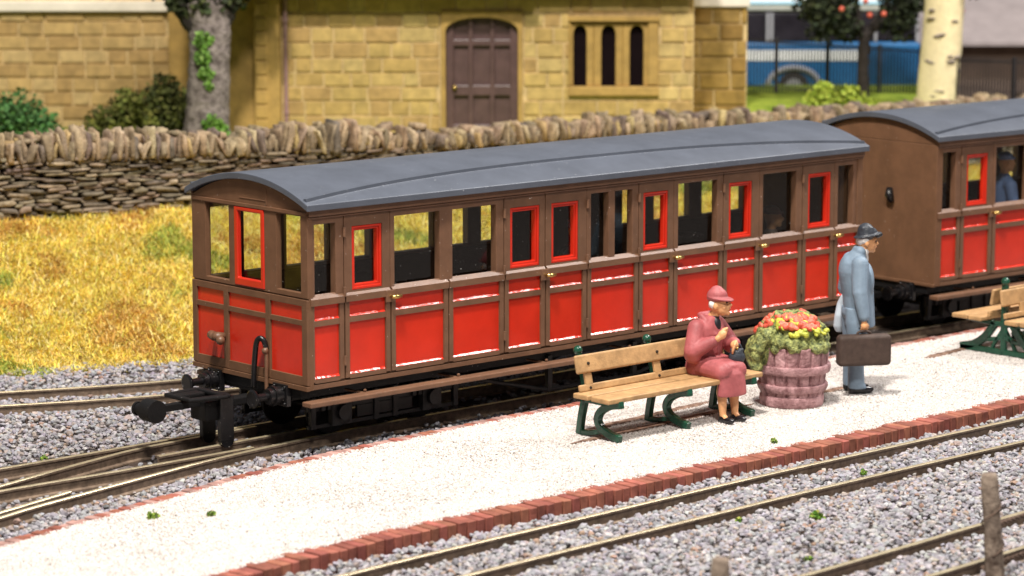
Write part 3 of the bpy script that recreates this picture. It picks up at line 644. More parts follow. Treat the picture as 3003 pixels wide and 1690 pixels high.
for (x, y, z) in ((-.02, -.3, 1.62), (.05, -.3, 1.40), (.27, -.3, 1.42), (-.4, -.33, 1.5), (1.55, 0, 1.45)): mb.sphere((x, y, z), .045)
mb.build('berries', 'bloom', t)
t = thing('birch_tree', 'pale cream birch trunk with dark marks right of the dark tree', 'tree', bg(6.57, 1.5, 1.0), BR)
bark_trunk(t, [(-.03, 0, -.1), (0, 0, .6), (.05, 0, 1.3), (.09, 0, 2.6)], [.325, .315, .305, .29], 'birch', wob=.05, n=28)
mb = MB(); rs = random.Random(12)
for i in range(13):
    z = rs.uniform(.15, 1.85); a = rs.choice([-1, 1]) * rs.uniform(.15, 1.25); r = .302; mb.sphere((.03 + r * math.sin(a), -r * math.cos(a), z), (.05 + .05 * rs.random(), .05, .013 + .012 * rs.random()), rot=Euler((0, rs.uniform(-.3, .3), a)).to_matrix(), u=10, v=6)
mb.build('bark_marks', 'bark', t)
leaf_soup('crown', [(.55, 0, 2.05), (.7, 0, 2.3), (-.1, 0, 2.6)], [.25, .4, .6], 900, .09, [(.06, .09, .025), (.09, .12, .03)], [1, 1], t, shell=.2)
b = thing('shed', 'low brown shed with a grey roof at the top right corner', 'shed', bg(10.4, 6.6, .9), BR)
bx('wall', (-3.3, 0, 0), (4, 2.5, .86), 'shed', .02, b)
mb = MB(); mb.add([(-3.5, -.3, .87), (4.3, -.3, .87), (4.3, 2.2, 2.2), (-3.5, 2.2, 2.2), (-3.5, -.3, .93), (4.3, -.3, .93), (4.3, 2.2, 2.26), (-3.5, 2.2, 2.26)], [(0, 3, 2, 1), (4, 5, 6, 7), (0, 1, 5, 4), (1, 2, 6, 5), (2, 3, 7, 6), (3, 0, 4, 7)]); mb.build('roof', 'greyroof', b)

# ------------------------------------------------------------------ railway carriages
L, WD = 7.868, 1.8306
BAYS = [0.0, .43, 1.0, 1.73, 2.46, 3.02, 3.6, 4.34, 4.86, 5.61, 6.18, 6.87, 7.40, L]
DOORS = {1: ('l', .53, .90), 4: ('l', 2.545, 2.945), 5: ('r', 3.105, 3.48), 7: ('l', 4.41, 4.775), 9: ('l', 5.70, 6.06), 11: ('l', 6.965, 7.34)}
WINS = {0: [(.085, .335)], 2: [(1.055, 1.625)], 3: [(1.79, 2.36)], 6: [(3.66, 3.91), (4.0, 4.25)], 8: [(4.93, 5.52)], 10: [(6.24, 6.77)], 12: [(7.465, 7.72)]}
BACK = [(.10, .45), (.55, .93), (1.08, 1.62), (1.86, 2.15), (2.38, 3.02), (3.2, 3.5), (3.69, 3.92), (5.80, 5.97), (6.30, 6.50), (6.62, 6.87), (7.08, 7.36), (7.56, 7.79)]
ZB, ZT = .89, 1.565
def carriage(name_label, loc, rz, glazed):
    root = thing('railway_carriage', name_label, 'railway carriage', loc, rz, 'red and brown railway carriages')
    lo, hi = MB(), MB()
    dh = [(BAYS[i], BAYS[i + 1], .055, 1.625) for i in DOORS]
    wh = [(a, b, ZB, ZT) for w in WINS.values() for (a, b) in w]
    lo.slab((0.0, L), (0, .872), dh, .03, .10); hi.slab((0.0, L), (.872, 1.70), dh + wh, .012, .10)
    def beads(mb, x0, x1, y=0):
        g = .008
        mb.box((x0 + g, .004, .07), (x0 + .058, .036, .80)); mb.box((x1 - .058, .004, .07), (x1 - g, .036, .80))
        mb.box((x0 + .0585, .006, .058), (x1 - .0585, .036, .10)); mb.box((x0 + .0585, .006, .60), (x1 - .0585, .036, .655))
        mb.box((x0 + g, -.012, .80), (x1 - g, .034, .862)); pz = [(-.012, .8622), (.032, .8622), (.032, .9035), (.0305, .9035)]
        mb.add([(x0 + g + .003, y_, z_) for y_, z_ in pz] + [(x1 - g - .003, y_, z_) for y_, z_ in pz], [(0, 1, 2, 3), (7, 6, 5, 4)] + [(k_, (k_ + 1) % 4, 4 + (k_ + 1) % 4, 4 + k_) for k_ in range(4)])
    def reds(par, x0, x1):
        for nm, a, b in (('lower_panel', .10, .60), ('upper_panel', .655, .80)):
            mb = MB(); mb.box((x0 + .056, .0255, a - .003), (x1 - .056, .034, b + .003)); mb.build(nm, 'red', par)
            # thick paint gathered on the ledge below the panel
            fb = MB(); n = 14; rs = random.Random(int(x0 * 100) + len(nm)); P = [(x0 + .062 + (x1 - x0 - .124) * i / n, .0235, a + .004) for i in range(n + 1)]
            fb.tube(P, [.60 + rs.uniform(-.16, .12) for _ in P], sect=[(-.006, -.006), (.024, -.006), (.024, .0), (.001, .0225), (-.003, .028), (-.006, .028)], sm=False); fb.build('paint_ledge', 'red_rim', par)
    for i in range(13):
        x0, x1 = BAYS[i], BAYS[i + 1]
        if i not in DOORS: beads(lo, x0 + (.0 if i else .012), x1 - (.0 if i < 12 else .012)); reds(root, x0, x1)
    lo.box((.006, .004, .002), (L - .006, .034, .046))
    lo.v += hi.v and []; 
    side = lo.build('side_wall', 'brown', root, bevel=.009); hi.build('window_wall', 'brown', side, bevel=.012)
    mb = MB(); mb.box((.0, -.028, 1.645), (L, .05, 1.735)); mb.box((.0, -.012, 1.622), (L, .011, 1.6445)); mb.build('cornice', 'brown', root, bevel=.014, seg=3)
    for i, (hs, wa_, wb_) in DOORS.items():
        x0, x1 = BAYS[i] + .007, BAYS[i + 1] - .007
        mb = MB(); mb.slab((x0, x1), (.062, .8715), [], .03, .095); mb.slab((x0, x1), (.872, 1.618), [(wa_, wb_, .900, 1.515)], .012, .095)
        beads(mb, x0 - .004, x1 + .004); d = mb.build('door', 'brown', root, bevel=.009); reds(d, x0, x1)
        mb = MB(); mb.slab((wa_ + .002, wb_ - .002), (.902, 1.513), [(wa_ + .048, wb_ - .048, .955, 1.466)], .030, .09); mb.slab((wa_ + .002, wb_ - .002), (.902, 1.513), [(wa_ + .028, wb_ - .028, .932, 1.489)], .016, .0302); mb.build('window_frame', 'red', d, bevel=.008)
        mb = MB(); mb.box((wa_ + .04, .070, .945), (wb_ - .04, .074, 1.47)); mb.build('window_pane', 'glass', d)
        hx = BAYS[i] if hs == 'l' else BAYS[i + 1]
        for z in (1.47, .90, .24):
            mb = MB(); mb.cyl((hx, .0, z - .045), (hx, .0, z + .045), .016, n=10); mb.build('hinge', 'brown', d)
        if hs == 'l':
            e = BAYS[i + 1]; mb = MB(); mb.box((e - .075, -.017, .745), (e + .04, .0, .858)); mb.build('lock_plate', 'brown', d, bevel=.004)
            mb = MB(); mb.cyl((e - .02, -.012, .80), (e - .02, -.06, .80), .014); mb.tube([(e - .035, -.055, .80), (e + .02, -.06, .797), (e + .085, -.05, .796)], [.017, .021, .016], n=10); mb.build('handle', 'brass', d)
    for w in WINS.values():
        for (a, b) in w: mb = MB(); mb.box((a - .02, .085, ZB - .015), (b + .02, .089, ZT + .015)); mb.build('window_pane', 'glass', root)
    # far side wall
    mb = MB(); mb.slab((0, L), (0, 1.70), [(a, b, ZB, ZT) for a, b in BACK], WD - .09, WD); mb.box((0, WD + .0005, .80), (L, WD + .012, .86)); mb.box((0, WD + .0005, 1.645), (L, WD + .028, 1.735)); mb.box((0, WD + .0005, .02), (L, WD + .012, .06)); mb.build('rear_wall', 'brown', root, bevel=.006)
    for a, b in BACK: mb = MB(); mb.box((a - .02, WD - .04, ZB - .015), (b + .02, WD - .036, ZT + .015)); mb.build('window_pane', 'glass', root)
    # ends
    fy = lambda a, c, b: (c, a, b)
    apex, spring, half = 1.93, 1.70, WD / 2
    Rr = (half ** 2 + (apex - spring) ** 2) / (2 * (apex - spring)); arc = lambda y: apex - Rr + math.sqrt(max(0, Rr ** 2 - (y - half) ** 2))
    def tymp(mb, xa, xb):
        ys = np.linspace(0.004, WD - .004, 25); pts = [(y, arc(y)) for y in ys]; pts = [(ys[0], 1.66)] + pts + [(ys[-1], 1.66)]; k = len(pts)
        mb.add([(xa, y, z) for y, z in pts] + [(xb, y, z) for y, z in pts], [tuple(range(k)), tuple(range(2 * k - 1, k - 1, -1))] + [(i, (i + 1) % k, k + (i + 1) % k, k + i) for i in range(k)])
    if glazed:
        TE = .052
        wins = [(.10, .475, .92, 1.645), (.66, 1.135, .885, 1.665), (1.225, 1.61, .915, 1.645)]
        en = MB(); en.slab((.0, WD), (0, .875), [], .004, TE, fy); en.slab((0.0, WD), (.8755, 1.66), [(w[0], w[1], w[2], min(w[3], 1.655)) for w in wins], -.012, TE, fy); tymp(en, -.008, TE)
        for y in (.0, .575, 1.245, WD - .07): en.box((-.024, y + .001, .05), (.01, y + .069 if y else y + .08, .86))
        for za, zb in ((.045, .13), (.615, .665), (.80, .862)): en.box((-.021, .002, za), (.01, WD - .002, zb))
        en.box((-.034, .0, -.004), (.01, WD, .04)); en.box((-.024, .01, 1.655), (-.0, WD - .01, 1.69)); en.box((-.0125, .62, 1.70), (-.006, .64, 1.86)); en.box((-.0128, .64, 1.735), (-.006, 1.05, 1.745))
        e = en.build('end_wall', 'brown_end', root, bevel=.009)
        for (ya, yb) in ((.082, .574), (.646, 1.244), (1.316, WD - .07)):
            for nm, za, zb in (('lower_panel', .13, .615), ('upper_panel', .665, .80)): mb = MB(); mb.box((-.003, ya, za - .002), (.008, yb, zb + .002)); mb.build(nm, 'red', e)
        mb = MB(); mb.slab((.662, 1.133), (.887, 1.653), [(.715, 1.075, .965, 1.61)], -.022, .03, fy); mb.build('window_frame', 'red', e, bevel=.012, seg=3)
        for w in wins: mb = MB(); mb.box((.036, w[0] - .0, w[2]), (.039, w[1], w[3] + .0)); mb.build('window_pane', 'glass', e)
        mb = MB(); mb.tube([(-.03, 1.46, .36), (-.09, 1.43, .365), (-.13, 1.33, .35)], [.03, .045, .03]); mb.tube([(-.03, 1.30, .36), (-.10, 1.31, .36), (-.12, 1.36, .36)], [.035, .05, .04]); mb.sphere((-.10, 1.27, .33), .045); mb.build('pipe_tap', 'brown', e)
        mb = MB(); mb.tube(crv([(-.035, .615, .32), (-.055, .632, .405), (-.075, .672, .425), (-.085, .712, .37), (-.085, .745, .18), (-.085, .765, -.06)]), .027); mb.build('brake_hose', 'black', e)
        mb = MB(); mb.tube(crv([(-.045, .61, .34), (-.05, .60, .2), (-.055, .60, .05), (-.06, .59, -.08)]), .02); mb.sphere((-.055, .612, .31), .034); mb.build('brake_pipe', 'brown', e)
    else:
        en = MB(); en.slab((.0, WD), (0, 1.66), [], -.004, .0995, fy); tymp(en, -.002, .0995); en.box((-.03, .0, -.004), (.01, WD, .035)); e = en.build('end_wall', 'brown_end', root, bevel=.008)
        mb = MB(); mb.tube([(-.02, .72, 1.10), (-.05, .70, 1.02), (-.03, .67, .94)], [.04, .055, .03]); mb.build('lamp_bracket', 'black', e)
    en = MB(); en.slab((0, WD), (0, 1.66), [], L - .09, L, fy); tymp(en, L - .08, L); en.build('end_wall', 'brown_end', root, bevel=.008)
    # roof
    ra, rb, rh = -.055, L + .035, WD / 2 + .062; ap, sp = 1.985, 1.765
    RR = (rh ** 2 + (ap - sp) ** 2) / (2 * (ap - sp)); ys = np.linspace(-rh, rh, 41); top = [(half + y, ap - RR + math.sqrt(RR ** 2 - y * y)) for y in ys]; bot = [(y, z - .062) for y, z in top]
    sec = top + bot[::-1]; k = len(sec); mb = MB()
    mb.add([(ra, y, z) for y, z in sec] + [(rb, y, z) for y, z in sec], [], sm=True)
    for i in range(k):
        q = (i, (i + 1) % k, k + (i + 1) % k, k + i); mb.f.append(q); mb.mi.append(0); mb.smooth.append(False)
    for i in range(40):
        for o_, fl in ((0, 0), (k, 1)):
            q = [o_ + i, o_ + i + 1, o_ + k - 2 - i, o_ + k - 1 - i]; mb.f.append(tuple(q[::-1] if fl else q)); mb.mi.append(0); mb.smooth.append(False)
    rf = mb.build('roof', 'roof', root)
    bv = rf.modifiers.new('b', 'BEVEL'); bv.width = .007; bv.segments = 2; bv.limit_method = 'ANGLE'; bv.angle_limit = R(45)
    for sg in (-1, 1):
        P = []
        for i in range(41):
            t = i / 40; x = ra + .03 + (rb - ra - .06) * t; yy = rh - (.07 + .30 * (1 - abs(2 * t - 1) ** 2.4)); P.append((x, half + sg * yy, ap - RR + math.sqrt(RR ** 2 - yy * yy) + .002))
        mb = MB(); mb.tube(P, 1, sect=[(-.02, -.012), (.02, -.012), (.017, .02), (-.017, .02)], sm=False); mb.build('rain_strip', 'roof', rf)
    # floor, partitions, seats
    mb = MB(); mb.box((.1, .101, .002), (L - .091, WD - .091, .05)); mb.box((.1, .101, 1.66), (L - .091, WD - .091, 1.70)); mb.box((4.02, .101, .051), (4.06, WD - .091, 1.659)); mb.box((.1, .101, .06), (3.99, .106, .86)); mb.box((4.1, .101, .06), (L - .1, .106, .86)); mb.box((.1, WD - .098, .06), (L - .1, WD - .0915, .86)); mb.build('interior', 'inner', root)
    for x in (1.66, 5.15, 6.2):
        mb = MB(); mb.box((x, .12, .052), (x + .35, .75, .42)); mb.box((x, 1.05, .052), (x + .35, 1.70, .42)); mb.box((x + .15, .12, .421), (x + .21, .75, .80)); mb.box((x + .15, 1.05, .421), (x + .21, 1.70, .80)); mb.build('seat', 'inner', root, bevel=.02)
    # underframe
    mb = MB(); mb.box((.02, .30, -.14), (L - .02, WD - .30, -.006)); mb.box((.0, .12, -.10), (.10, WD - .12, -.008)); mb.box((L - .1, .12, -.10), (L, WD - .12, -.008)); mb.build('chassis', 'blackmatt', root, bevel=.008)
    for y in (-.155, WD + .02):
        mb = MB(); mb.box((-.11 if y < 0 else .12, y, -.132), (L + .02, y + .135, -.084)); x = .62
        while x < L: mb.box((x, y + .105, -.083), (x + .03, y + .13, -.055)); mb.box((x, y + .125, -.11), (x + .04, y + .42, -.09)); x += 1.18
        mb.build('footboard', 'brown', root, bevel=.01)
    for y in (.28, WD - .28):
        mb = MB(); P = [(1.9, y, -.12), (3.30, y, -.46), (4.56, y, -.46), (5.95, y, -.12)]
        for a, c in zip(P[:-1], P[1:]): mb.cyl(a, c, .022, n=8)
        for x in (3.32, 4.54): mb.box((x - .03, y - .025, -.48), (x + .03, y + .025, -.10))
        mb.build('truss_rod', 'frame_grey', root)
    for cx in (1.21, 6.65):
        mb = MB()
        for y in (.36, WD - .40):
            mb.box((cx - .95, y, -.30), (cx + .95, y + .04, -.18)); mb.box((cx - .35, y + .002, -.42), (cx + .35, y + .038, -.30)); mb.box((cx - .95, y - .001, -.47), (cx + .95, y + .035, -.43))
            for a in (-.57, .57):
                mb.box((cx + a - .12, y - .045, -.46), (cx + a + .12, y + .03, -.20)); mb.cyl((cx + a, y - .09, -.33), (cx + a, y - .03, -.33), .075, n=12)
                for q in range(6): mb.box((cx + a - .24 + .075 * q, y - .03, -.30 + .004 * q), (cx + a - .19 + .075 * q, y + .02, -.16))
            for a in (-.9, -.12, .12, .9):
                mb.box((cx + a - .03, y - .02, -.47), (cx + a + .03, y + .03, -.16))
        mb.box((cx - .2, .42, -.3), (cx + .2, WD - .42, -.16)); bo = mb.build('bogie', 'frame_grey', root, bevel=.006)
        for a in (-.57, .57):
            mb = MB()
            for y in (.50, WD - .56): mb.cyl((cx + a, y, -.345), (cx + a, y + .06, -.345), .222, n=32); mb.cyl((cx + a, y + (.06 if y < 1 else -.02), -.345), (cx + a, y + (.08 if y < 1 else 0), -.345), .25, n=32)
            mb.cyl((cx + a, .45, -.345), (cx + a, WD - .45, -.345), .03, n=10); mb.build('wheelset', 'blackmatt', bo)
    # buffers and couplings
    for ex, dr_ in ((0, -1), (L, 1)):
        for y in (.40, 1.455):
            mb = MB(); X = lambda q: ex + dr_ * q
            mb.box((min(X(.0), X(.05)), y - .11, -.19), (max(X(.0), X(.05)), y + .11, .02)); mb.cyl((X(.05), y, -.085), (X(.20), y, -.085), .085, .075, n=22); mb.cyl((X(.12), y, -.085), (X(.15), y, -.085), .098, n=22); mb.cyl((X(.2), y, -.085), (X(.36), y, -.085), .038, n=16)
            mb.cyl((X(.355), y, -.085), (X(.375), y, -.085), .085, .092, n=26); mb.cyl((X(.375), y, -.085), (X(.385), y, -.085), .092, .072, n=26)
            for q in range(4): mb.sphere((X(.055), y + .08 * (1 if q % 2 else -1), -.085 + .08 * (1 if q // 2 else -1)), .016, u=8, v=6)
            mb.build('buffer', 'black', root, bevel=.004)
        if dr_ < 0:
            mb = MB(); mb.box((-.62, .80, -.335), (-.30, 1.06, -.14)); mb.box((-.35, .86, -.24), (.05, 1.0, -.16))
            P = [(-.42, .74, -.10), (-.80, .80, -.10), (-.80, 1.16, -.10), (-.42, 1.20, -.10)]
            mb.tube(P, 1, sect=[(-.045, -.02), (.045, -.02), (.045, .02), (-.045, .02)], sm=False); mb.box((-.46, .72, -.122), (-.38, 1.22, -.08))
            mb.box((-.80, .98, -.128), (-.5, 1.12, -.082)); mb.box((-.4, .86, -.24), (-.3, .95, -.1))
            cp = mb.build('coupling', 'blackmatt', root, bevel=.014)
            for y in (.745, 1.04):
                mb = MB(); mb.box((-.49, y, -.53), (-.335, y + .06, -.10)); mb.cyl((-.4125, y + .003, -.525), (-.4125, y + .057, -.525), .0765, n=22); mb.build('hook', 'black', cp, bevel=.008)
            mb = MB(); mb.box((-1.12, .90, -.20), (-.60, .985, -.135)); mb.cyl((-1.15, .84, -.17), (-1.15, 1.01, -.17), .108, n=28); mb.cyl((-1.17, 1.01, -.175), (-1.17, 1.11, -.175), .058, n=20); mb.cyl((-1.17, 1.11, -.175), (-1.17, 1.14, -.175), .068, n=20); mb.build('counterweight', 'blackmatt', cp, bevel=.006)
        else:
            mb = MB(); mb.box((L - .05, .86, -.26), (L + .7, 1.0, -.14)); mb.build('coupling', 'blackmatt', root, bevel=.01)
    return root
carriage('red and brown carriage with glazed end, its whole length in view beside the platform', (0, 0, 0), 0, True)
carriage('carriage with plain brown end wall, coupled behind the glazed one, cut by right edge', (9.29, .095, 0), R(-2.6), False)
# ------------------------------------------------------------------ platform benches
def flat_tube(mb, x, pts, w, t=.028, smooth=6):
    P = [(x, y, z) for y, z in crv(pts, smooth)]
    mb.tube(P, 1, sect=[(-w, -t), (w, -t), (w, t), (-w, t)], up=Vector((1, 0, 0)), sm=False)
bn = thing('platform_bench', 'wooden slat bench on green iron legs with a seated woman in burgundy', 'bench', (2.15, -1.55, -.53))
def bench_end(root, x, y0=0.):
    mb = MB()
    flat_tube(mb, x, [(.27, .0), (.24, .18), (.19, .37)], .036); flat_tube(mb, x, [(.19, .36), (.22, .55), (.295, .79)], .028, .024)
    flat_tube(mb, x, [(.22, .352), (0, .348), (-.24, .352), (-.31, .372)], .024)
    flat_tube(mb, x, [(-.31, .365), (-.17, .338), (-.04, .275), (.015, .19), (-.02, .115), (-.13, .062), (-.29, .028)], .036, .032)
    flat_tube(mb, x, [(.28, .018), (.12, .035), (-.05, .075)], .026, .024)
    o = mb.build('end_frame', 'iron_green', root, bevel=.012, seg=2)
    mb = MB(); mb.sphere((x, .300, .815), .046); mb.cyl((x, .295, .77), (x, .298, .80), .026, n=12); mb.build('finial', 'iron_green', o)
for x in (.13, 1.06, 1.97): bench_end(bn, x)
def slat(root, name, a, c, rot=0., piv=None, bev=.014):
    mb = MB(); m = None
    if rot: p = Vector(piv); m = Matrix.Translation(p) @ Matrix.Rotation(rot, 4, 'X') @ Matrix.Translation(-p)
    mb.box(a, c, mat=m); return mb.build(name, 'wood', root, bevel=bev, seg=3)
BL = 2.06
tilt = R(-14)
s1 = slat(bn, 'back_slat', (.0, .178, .605), (BL, .215, .785), tilt, (0, .20, .69), .02)
s2 = slat(bn, 'back_slat', (.015, .140, .432), (BL - .01, .175, .502), tilt, (0, .16, .46))
slat(bn, 'seat_slat', (-.045, -.02, .385), (BL + .01, .185, .436)); slat(bn, 'seat_slat', (-.04, -.30, .385), (BL + .04, -.055, .436))
for x in (.13, 1.06, 1.97):
    slat(bn, 'batten', (x - .045 + .02, .165, .49), (x + .045 + .02, .195, .63), tilt, (0, .18, .56), .006)
    mb = MB(); mb.cyl((x + .02, .168, .70), (x + .02, .2, .70), .015, n=10); mb.build('bolt', 'hole', s1)
    mb = MB(); mb.cyl((x + .02, .133, .468), (x + .02, .16, .468), .014, n=10); mb.build('bolt', 'hole', s2)
b2 = thing('platform_bench', 'back-to-back wooden bench on a green iron pedestal, cut by the right edge', 'bench', (8.62, -1.40, -.53))
for x in (.06, 1.0, 1.95):
    mb = MB(); flat_tube(mb, x, [(0, .02), (0, .4), (0, .80)], .036, .026)
    for s in (-1, 1):
        flat_tube(mb, x, [(s * .60, .03), (s * .42, .075), (s * .27, .17), (s * .17, .29), (s * .12, .36)], .045); flat_tube(mb, x, [(0, .03), (s * .3, .035), (s * .60, .03)], .034); flat_tube(mb, x, [(0, .345), (s * .25, .355), (s * .52, .37)], .026)
        flat_tube(mb, x, [(s * .02, .20), (s * .12, .17), (s * .30, .14)], .024, .022); flat_tube(mb, x, [(s * .17, .04), (s * .13, .12), (s * .02, .28)], .02, .022)
    o = mb.build('end_frame', 'iron_green', b2, bevel=.01); mb = MB(); mb.sphere((x, 0, .83), .05); mb.build('finial', 'iron_green', o)
for s in (-1, 1):
    slat(b2, 'back_slat', (-.10, s * .075 - .02, .57), (2.1, s * .075 + .02, .755), s * R(9), (0, s * .075, .6), .018); slat(b2, 'back_slat', (-.09, s * .11 - .02, .435), (2.1, s * .11 + .02, .50), s * R(9), (0, s * .11, .47))
    slat(b2, 'seat_slat', (-.16, min(s * .16, s * .34), .386), (2.12, max(s * .16, s * .34), .436)); slat(b2, 'seat_slat', (-.15, min(s * .36, s * .58), .386), (2.12, max(s * .36, s * .58), .436))
    for x in (.2, 1.2): slat(b2, 'batten', (x, s * .10 - .015, .48), (x + .08, s * .10 + .015, .60), s * R(9), (0, s * .1, .54), .005)

# ------------------------------------------------------------------ people (painted figures): facing -Y in their own frame
def Hm(c, yaw, tilt=0): return Matrix.Translation(c) @ Matrix.Rotation(yaw, 4, 'Z') @ Matrix.Rotation(tilt, 4, 'X')
def head_prims(c, yaw, k=1., tilt=0):
    m = Hm(c, yaw, tilt); q = lambda x, y, z: m @ Vector((x * k, y * k, z * k)); e = (0, 0, yaw)
    return [('e', q(0, .008, .012), (.073 * k, .094 * k, .102 * k), e), ('e', q(0, -.03, -.045), (.058 * k, .068 * k, .066 * k), e), ('c', q(0, -.075, -.088), q(0, -.07, -.08), .024 * k, .028 * k),
            ('c', q(0, -.088, .025), q(0, -.117, -.016), .009 * k, .0135 * k), ('c', q(-.012, -.100, -.022), q(.012, -.100, -.022), .011 * k, .011 * k), ('c', q(-.035, -.078, .032), q(.035, -.078, .032), .016 * k, .016 * k), ('c', q(-.022, -.094, -.048), q(.022, -.094, -.048), .011 * k, .011 * k),
            ('e', q(-.074, .012, -.012), (.014 * k, .024 * k, .034 * k), e), ('e', q(.074, .012, -.012), (.014 * k, .024 * k, .034 * k), e), ('e', q(-.042, -.062, -.03), (.018 * k, .022 * k, .018 * k), e), ('e', q(.042, -.062, -.03), (.018 * k, .022 * k, .018 * k), e)]
def face_bits(root, body, c, yaw, k=1., tilt=0):
    m = Hm(c, yaw, tilt); mb = MB()
    for s in (-1, 1): mb.sphere(m @ Vector((s * .031 * k, -.090 * k, .012 * k)), (.013 * k, .010 * k, .007 * k), u=10, v=6, rot=m.to_3x3())
    mb.build('eyes', 'eye', body)
    mb = MB(); mb.sphere(m @ Vector((0, -.1035 * k, -.049 * k)), (.021 * k, .007 * k, .006 * k), u=10, v=6, rot=m.to_3x3()); mb.build('lips', 'lip', body)
def hand_prims(w, fwd, side, curl, k=1.):
    """palm at w, fingers along fwd, thumb leaving on 'side', fingers curling towards 'curl'"""
    w, f, s, c = Vector(w), Vector(fwd).normalized(), Vector(side).normalized(), Vector(curl).normalized()
    out = [('e', w + f * .035 * k, (.038 * k, .038 * k, .040 * k)), ('c', w - f * .02 * k, w + f * .05 * k, .027 * k, .030 * k)]
    for i, (o, l) in enumerate(((-.030, .058), (-.010, .070), (.010, .066), (.029, .050))):
        a = w + f * .065 * k + s * o * -1 * k; b = a + (f * .7 + c * .5) * l * .55 * k; d = b + (c * .9 - f * .35) * l * .55 * k
        out += [('c', a, b, .0125 * k, .0115 * k), ('c', b, d, .0115 * k, .0095 * k)]
    a = w + f * .015 * k + s * .03 * k; b = a + (s * .6 + f * .6 + c * .35) * .034 * k; out += [('c', a, b, .014 * k, .012 * k), ('c', b, b + (f * .6 + c * .6) * .03 * k, .012 * k, .010 * k)]
    return out
ld = thing('person', 'seated woman in burgundy coat and hat, holding a black handbag on the bench', 'person', (3.80, -1.47, -.53))
hc, hy = (.05, -.145, 1.135), R(24)
skin = head_prims(hc, hy, 1.06, R(-6)) + [('c', (.03, -.07, .98), (.045, -.115, 1.07), .056, .05), ('c', (0, 0, .54), (.01, -.05, .90), .09, .07), ('c', (-.12, -.04, .89), (.12, -.04, .89), .04, .04)]
skin += [('c', (-.14, -.035, .89), (-.22, -.085, .68), .04, .04), ('c', (-.215, -.10, .68), (-.10, -.27, .815), .038, .03), ('c', (.14, -.035, .89), (.235, -.13, .70), .04, .04), ('c', (.235, -.13, .70), (.13, -.28, .745), .038, .03)]
skin += hand_prims((-.092, -.285, .835), (.55, -.25, .45), (.2, -.1, .9), (.4, .5, -.2), 1.12) + hand_prims((.125, -.295, .745), (-.45, -.35, -.05), (.2, -.2, .9), (-.1, .1, -.9), 1.12)
for s in (-1, 1):
    kx = s * .085; skin += [('c', (s * .07, 0, .53), (kx, -.35, .49), .075, .062), ('c', (kx - .01, -.36, .46), (kx - .02, -.345, .30), .055, .058), ('c', (kx - .02, -.345, .30), (kx - .03, -.37, .08), .056, .034), ('c', (kx - .03, -.37, .07), (kx - .035, -.44, .035), .032, .024)]
body = sdf_body('body', skin, 'skin', ld, .0085, 2); face_bits(ld, body, hc, hy, 1.06, R(-6))
coat = [('l', [(.43, 0, .0, .19, .15), (.50, 0, .0, .215, .17), (.60, 0, -.005, .195, .16), (.72, 0, -.02, .18, .15), (.84, .0, -.04, .195, .145), (.91, .0, -.045, .19, .125), (.965, .01, -.05, .14, .10), (1.005, .025, -.065, .085, .078), (1.02, .028, -.07, .06, .055)]), ('e', (.0, .07, .82), (.14, .08, .13)),
        ('c', (-.15, -.035, .90), (-.235, -.075, .69), .092, .095), ('c', (-.235, -.075, .69), (-.13, -.235, .79), .095, .058), ('c', (.15, -.035, .90), (.25, -.12, .71), .09, .09), ('c', (.25, -.12, .71), (.165, -.26, .745), .085, .055), ('e', (-.225, -.06, .65), (.085, .095, .09)),
        ('c', (-.08, .0, .53), (-.10, -.34, .495), .125, .105), ('c', (.08, .0, .53), (.10, -.34, .495), .125, .105), ('e', (0, -.20, .545), (.185, .22, .075)), ('l', [(.262, -.005, -.385, .185, .095), (.30, -.005, -.385, .182, .095), (.40, -.002, -.375, .172, .095), (.48, 0, -.36, .165, .095), (.53, 0, -.33, .15, .09)]),
        ('c', (-.095, -.09, .955), (-.03, -.175, .84), .026, .022), ('c', (.125, -.09, .955), (.06, -.175, .85), .026, .022), ('c', (-.075, -.03, 1.01), (-.075, -.09, .975), .034, .03), ('c', (.11, -.03, 1.01), (.12, -.09, .97), .034, .03), ('c', (-.05, .01, 1.015), (.09, .01, 1.015), .034, .034), ('c', (-.02, -.175, .83), (0, -.165, .66), .022, .02)]
coat = sdf_body('coat', coat, 'burgundy', ld, .0095, 3)
sdf_body('jumper', [('e', (.025, -.130, .925), (.052, .05, .085)), ('c', (.03, -.085, .965), (.033, -.092, .995), .060, .056)], 'navy', ld, .008, 2)
m = Hm(hc, hy, R(-6)); q = lambda x, y, z: m @ Vector((x, y, z))
sdf_body('hat', [('e', q(0, .012, .085), (.088, .105, .082), (0, 0, hy)), ('e', q(0, -.018, .058), (.108, .142, .024), (R(7), 0, hy)), ('e', q(0, .01, .05), (.096, .112, .028), (0, 0, hy)), ('e', q(0, .012, .115), (.062, .075, .07), (0, 0, hy))], 'burgundy', ld, .009, 2)
sdf_body('hair', [('e', q(-.056, .045, .008), (.034, .042, .045), (0, 0, hy)), ('e', q(.056, .045, .008), (.034, .042, .045), (0, 0, hy)), ('e', q(0, .075, .0), (.058, .03, .045), (0, 0, hy))], 'white', ld, .009, 2)
for s in (-1, 1):
    kx = s * .085 - .033; sdf_body('shoe', [('e', (kx, -.455, .033), (.036, .075, .033)), ('e', (kx, -.375, .04), (.036, .05, .042)), ('b', (kx - .022, -.36, .001), (kx + .022, -.325, .05))], 'shoe', ld, .008, 2)
pu = thing('handbag', 'small black handbag held on the lap of the burgundy coated woman', 'handbag', (3.905, -1.81, .11), R(-40))
sdf_body('bag', [('e', (0, 0, -.02), (.085, .05, .072)), ('e', (0, 0, .02), (.068, .042, .05)), ('c', (-.05, 0, .055), (.05, 0, .055), .02, .02)], 'hatgrey', pu, .009, 2)
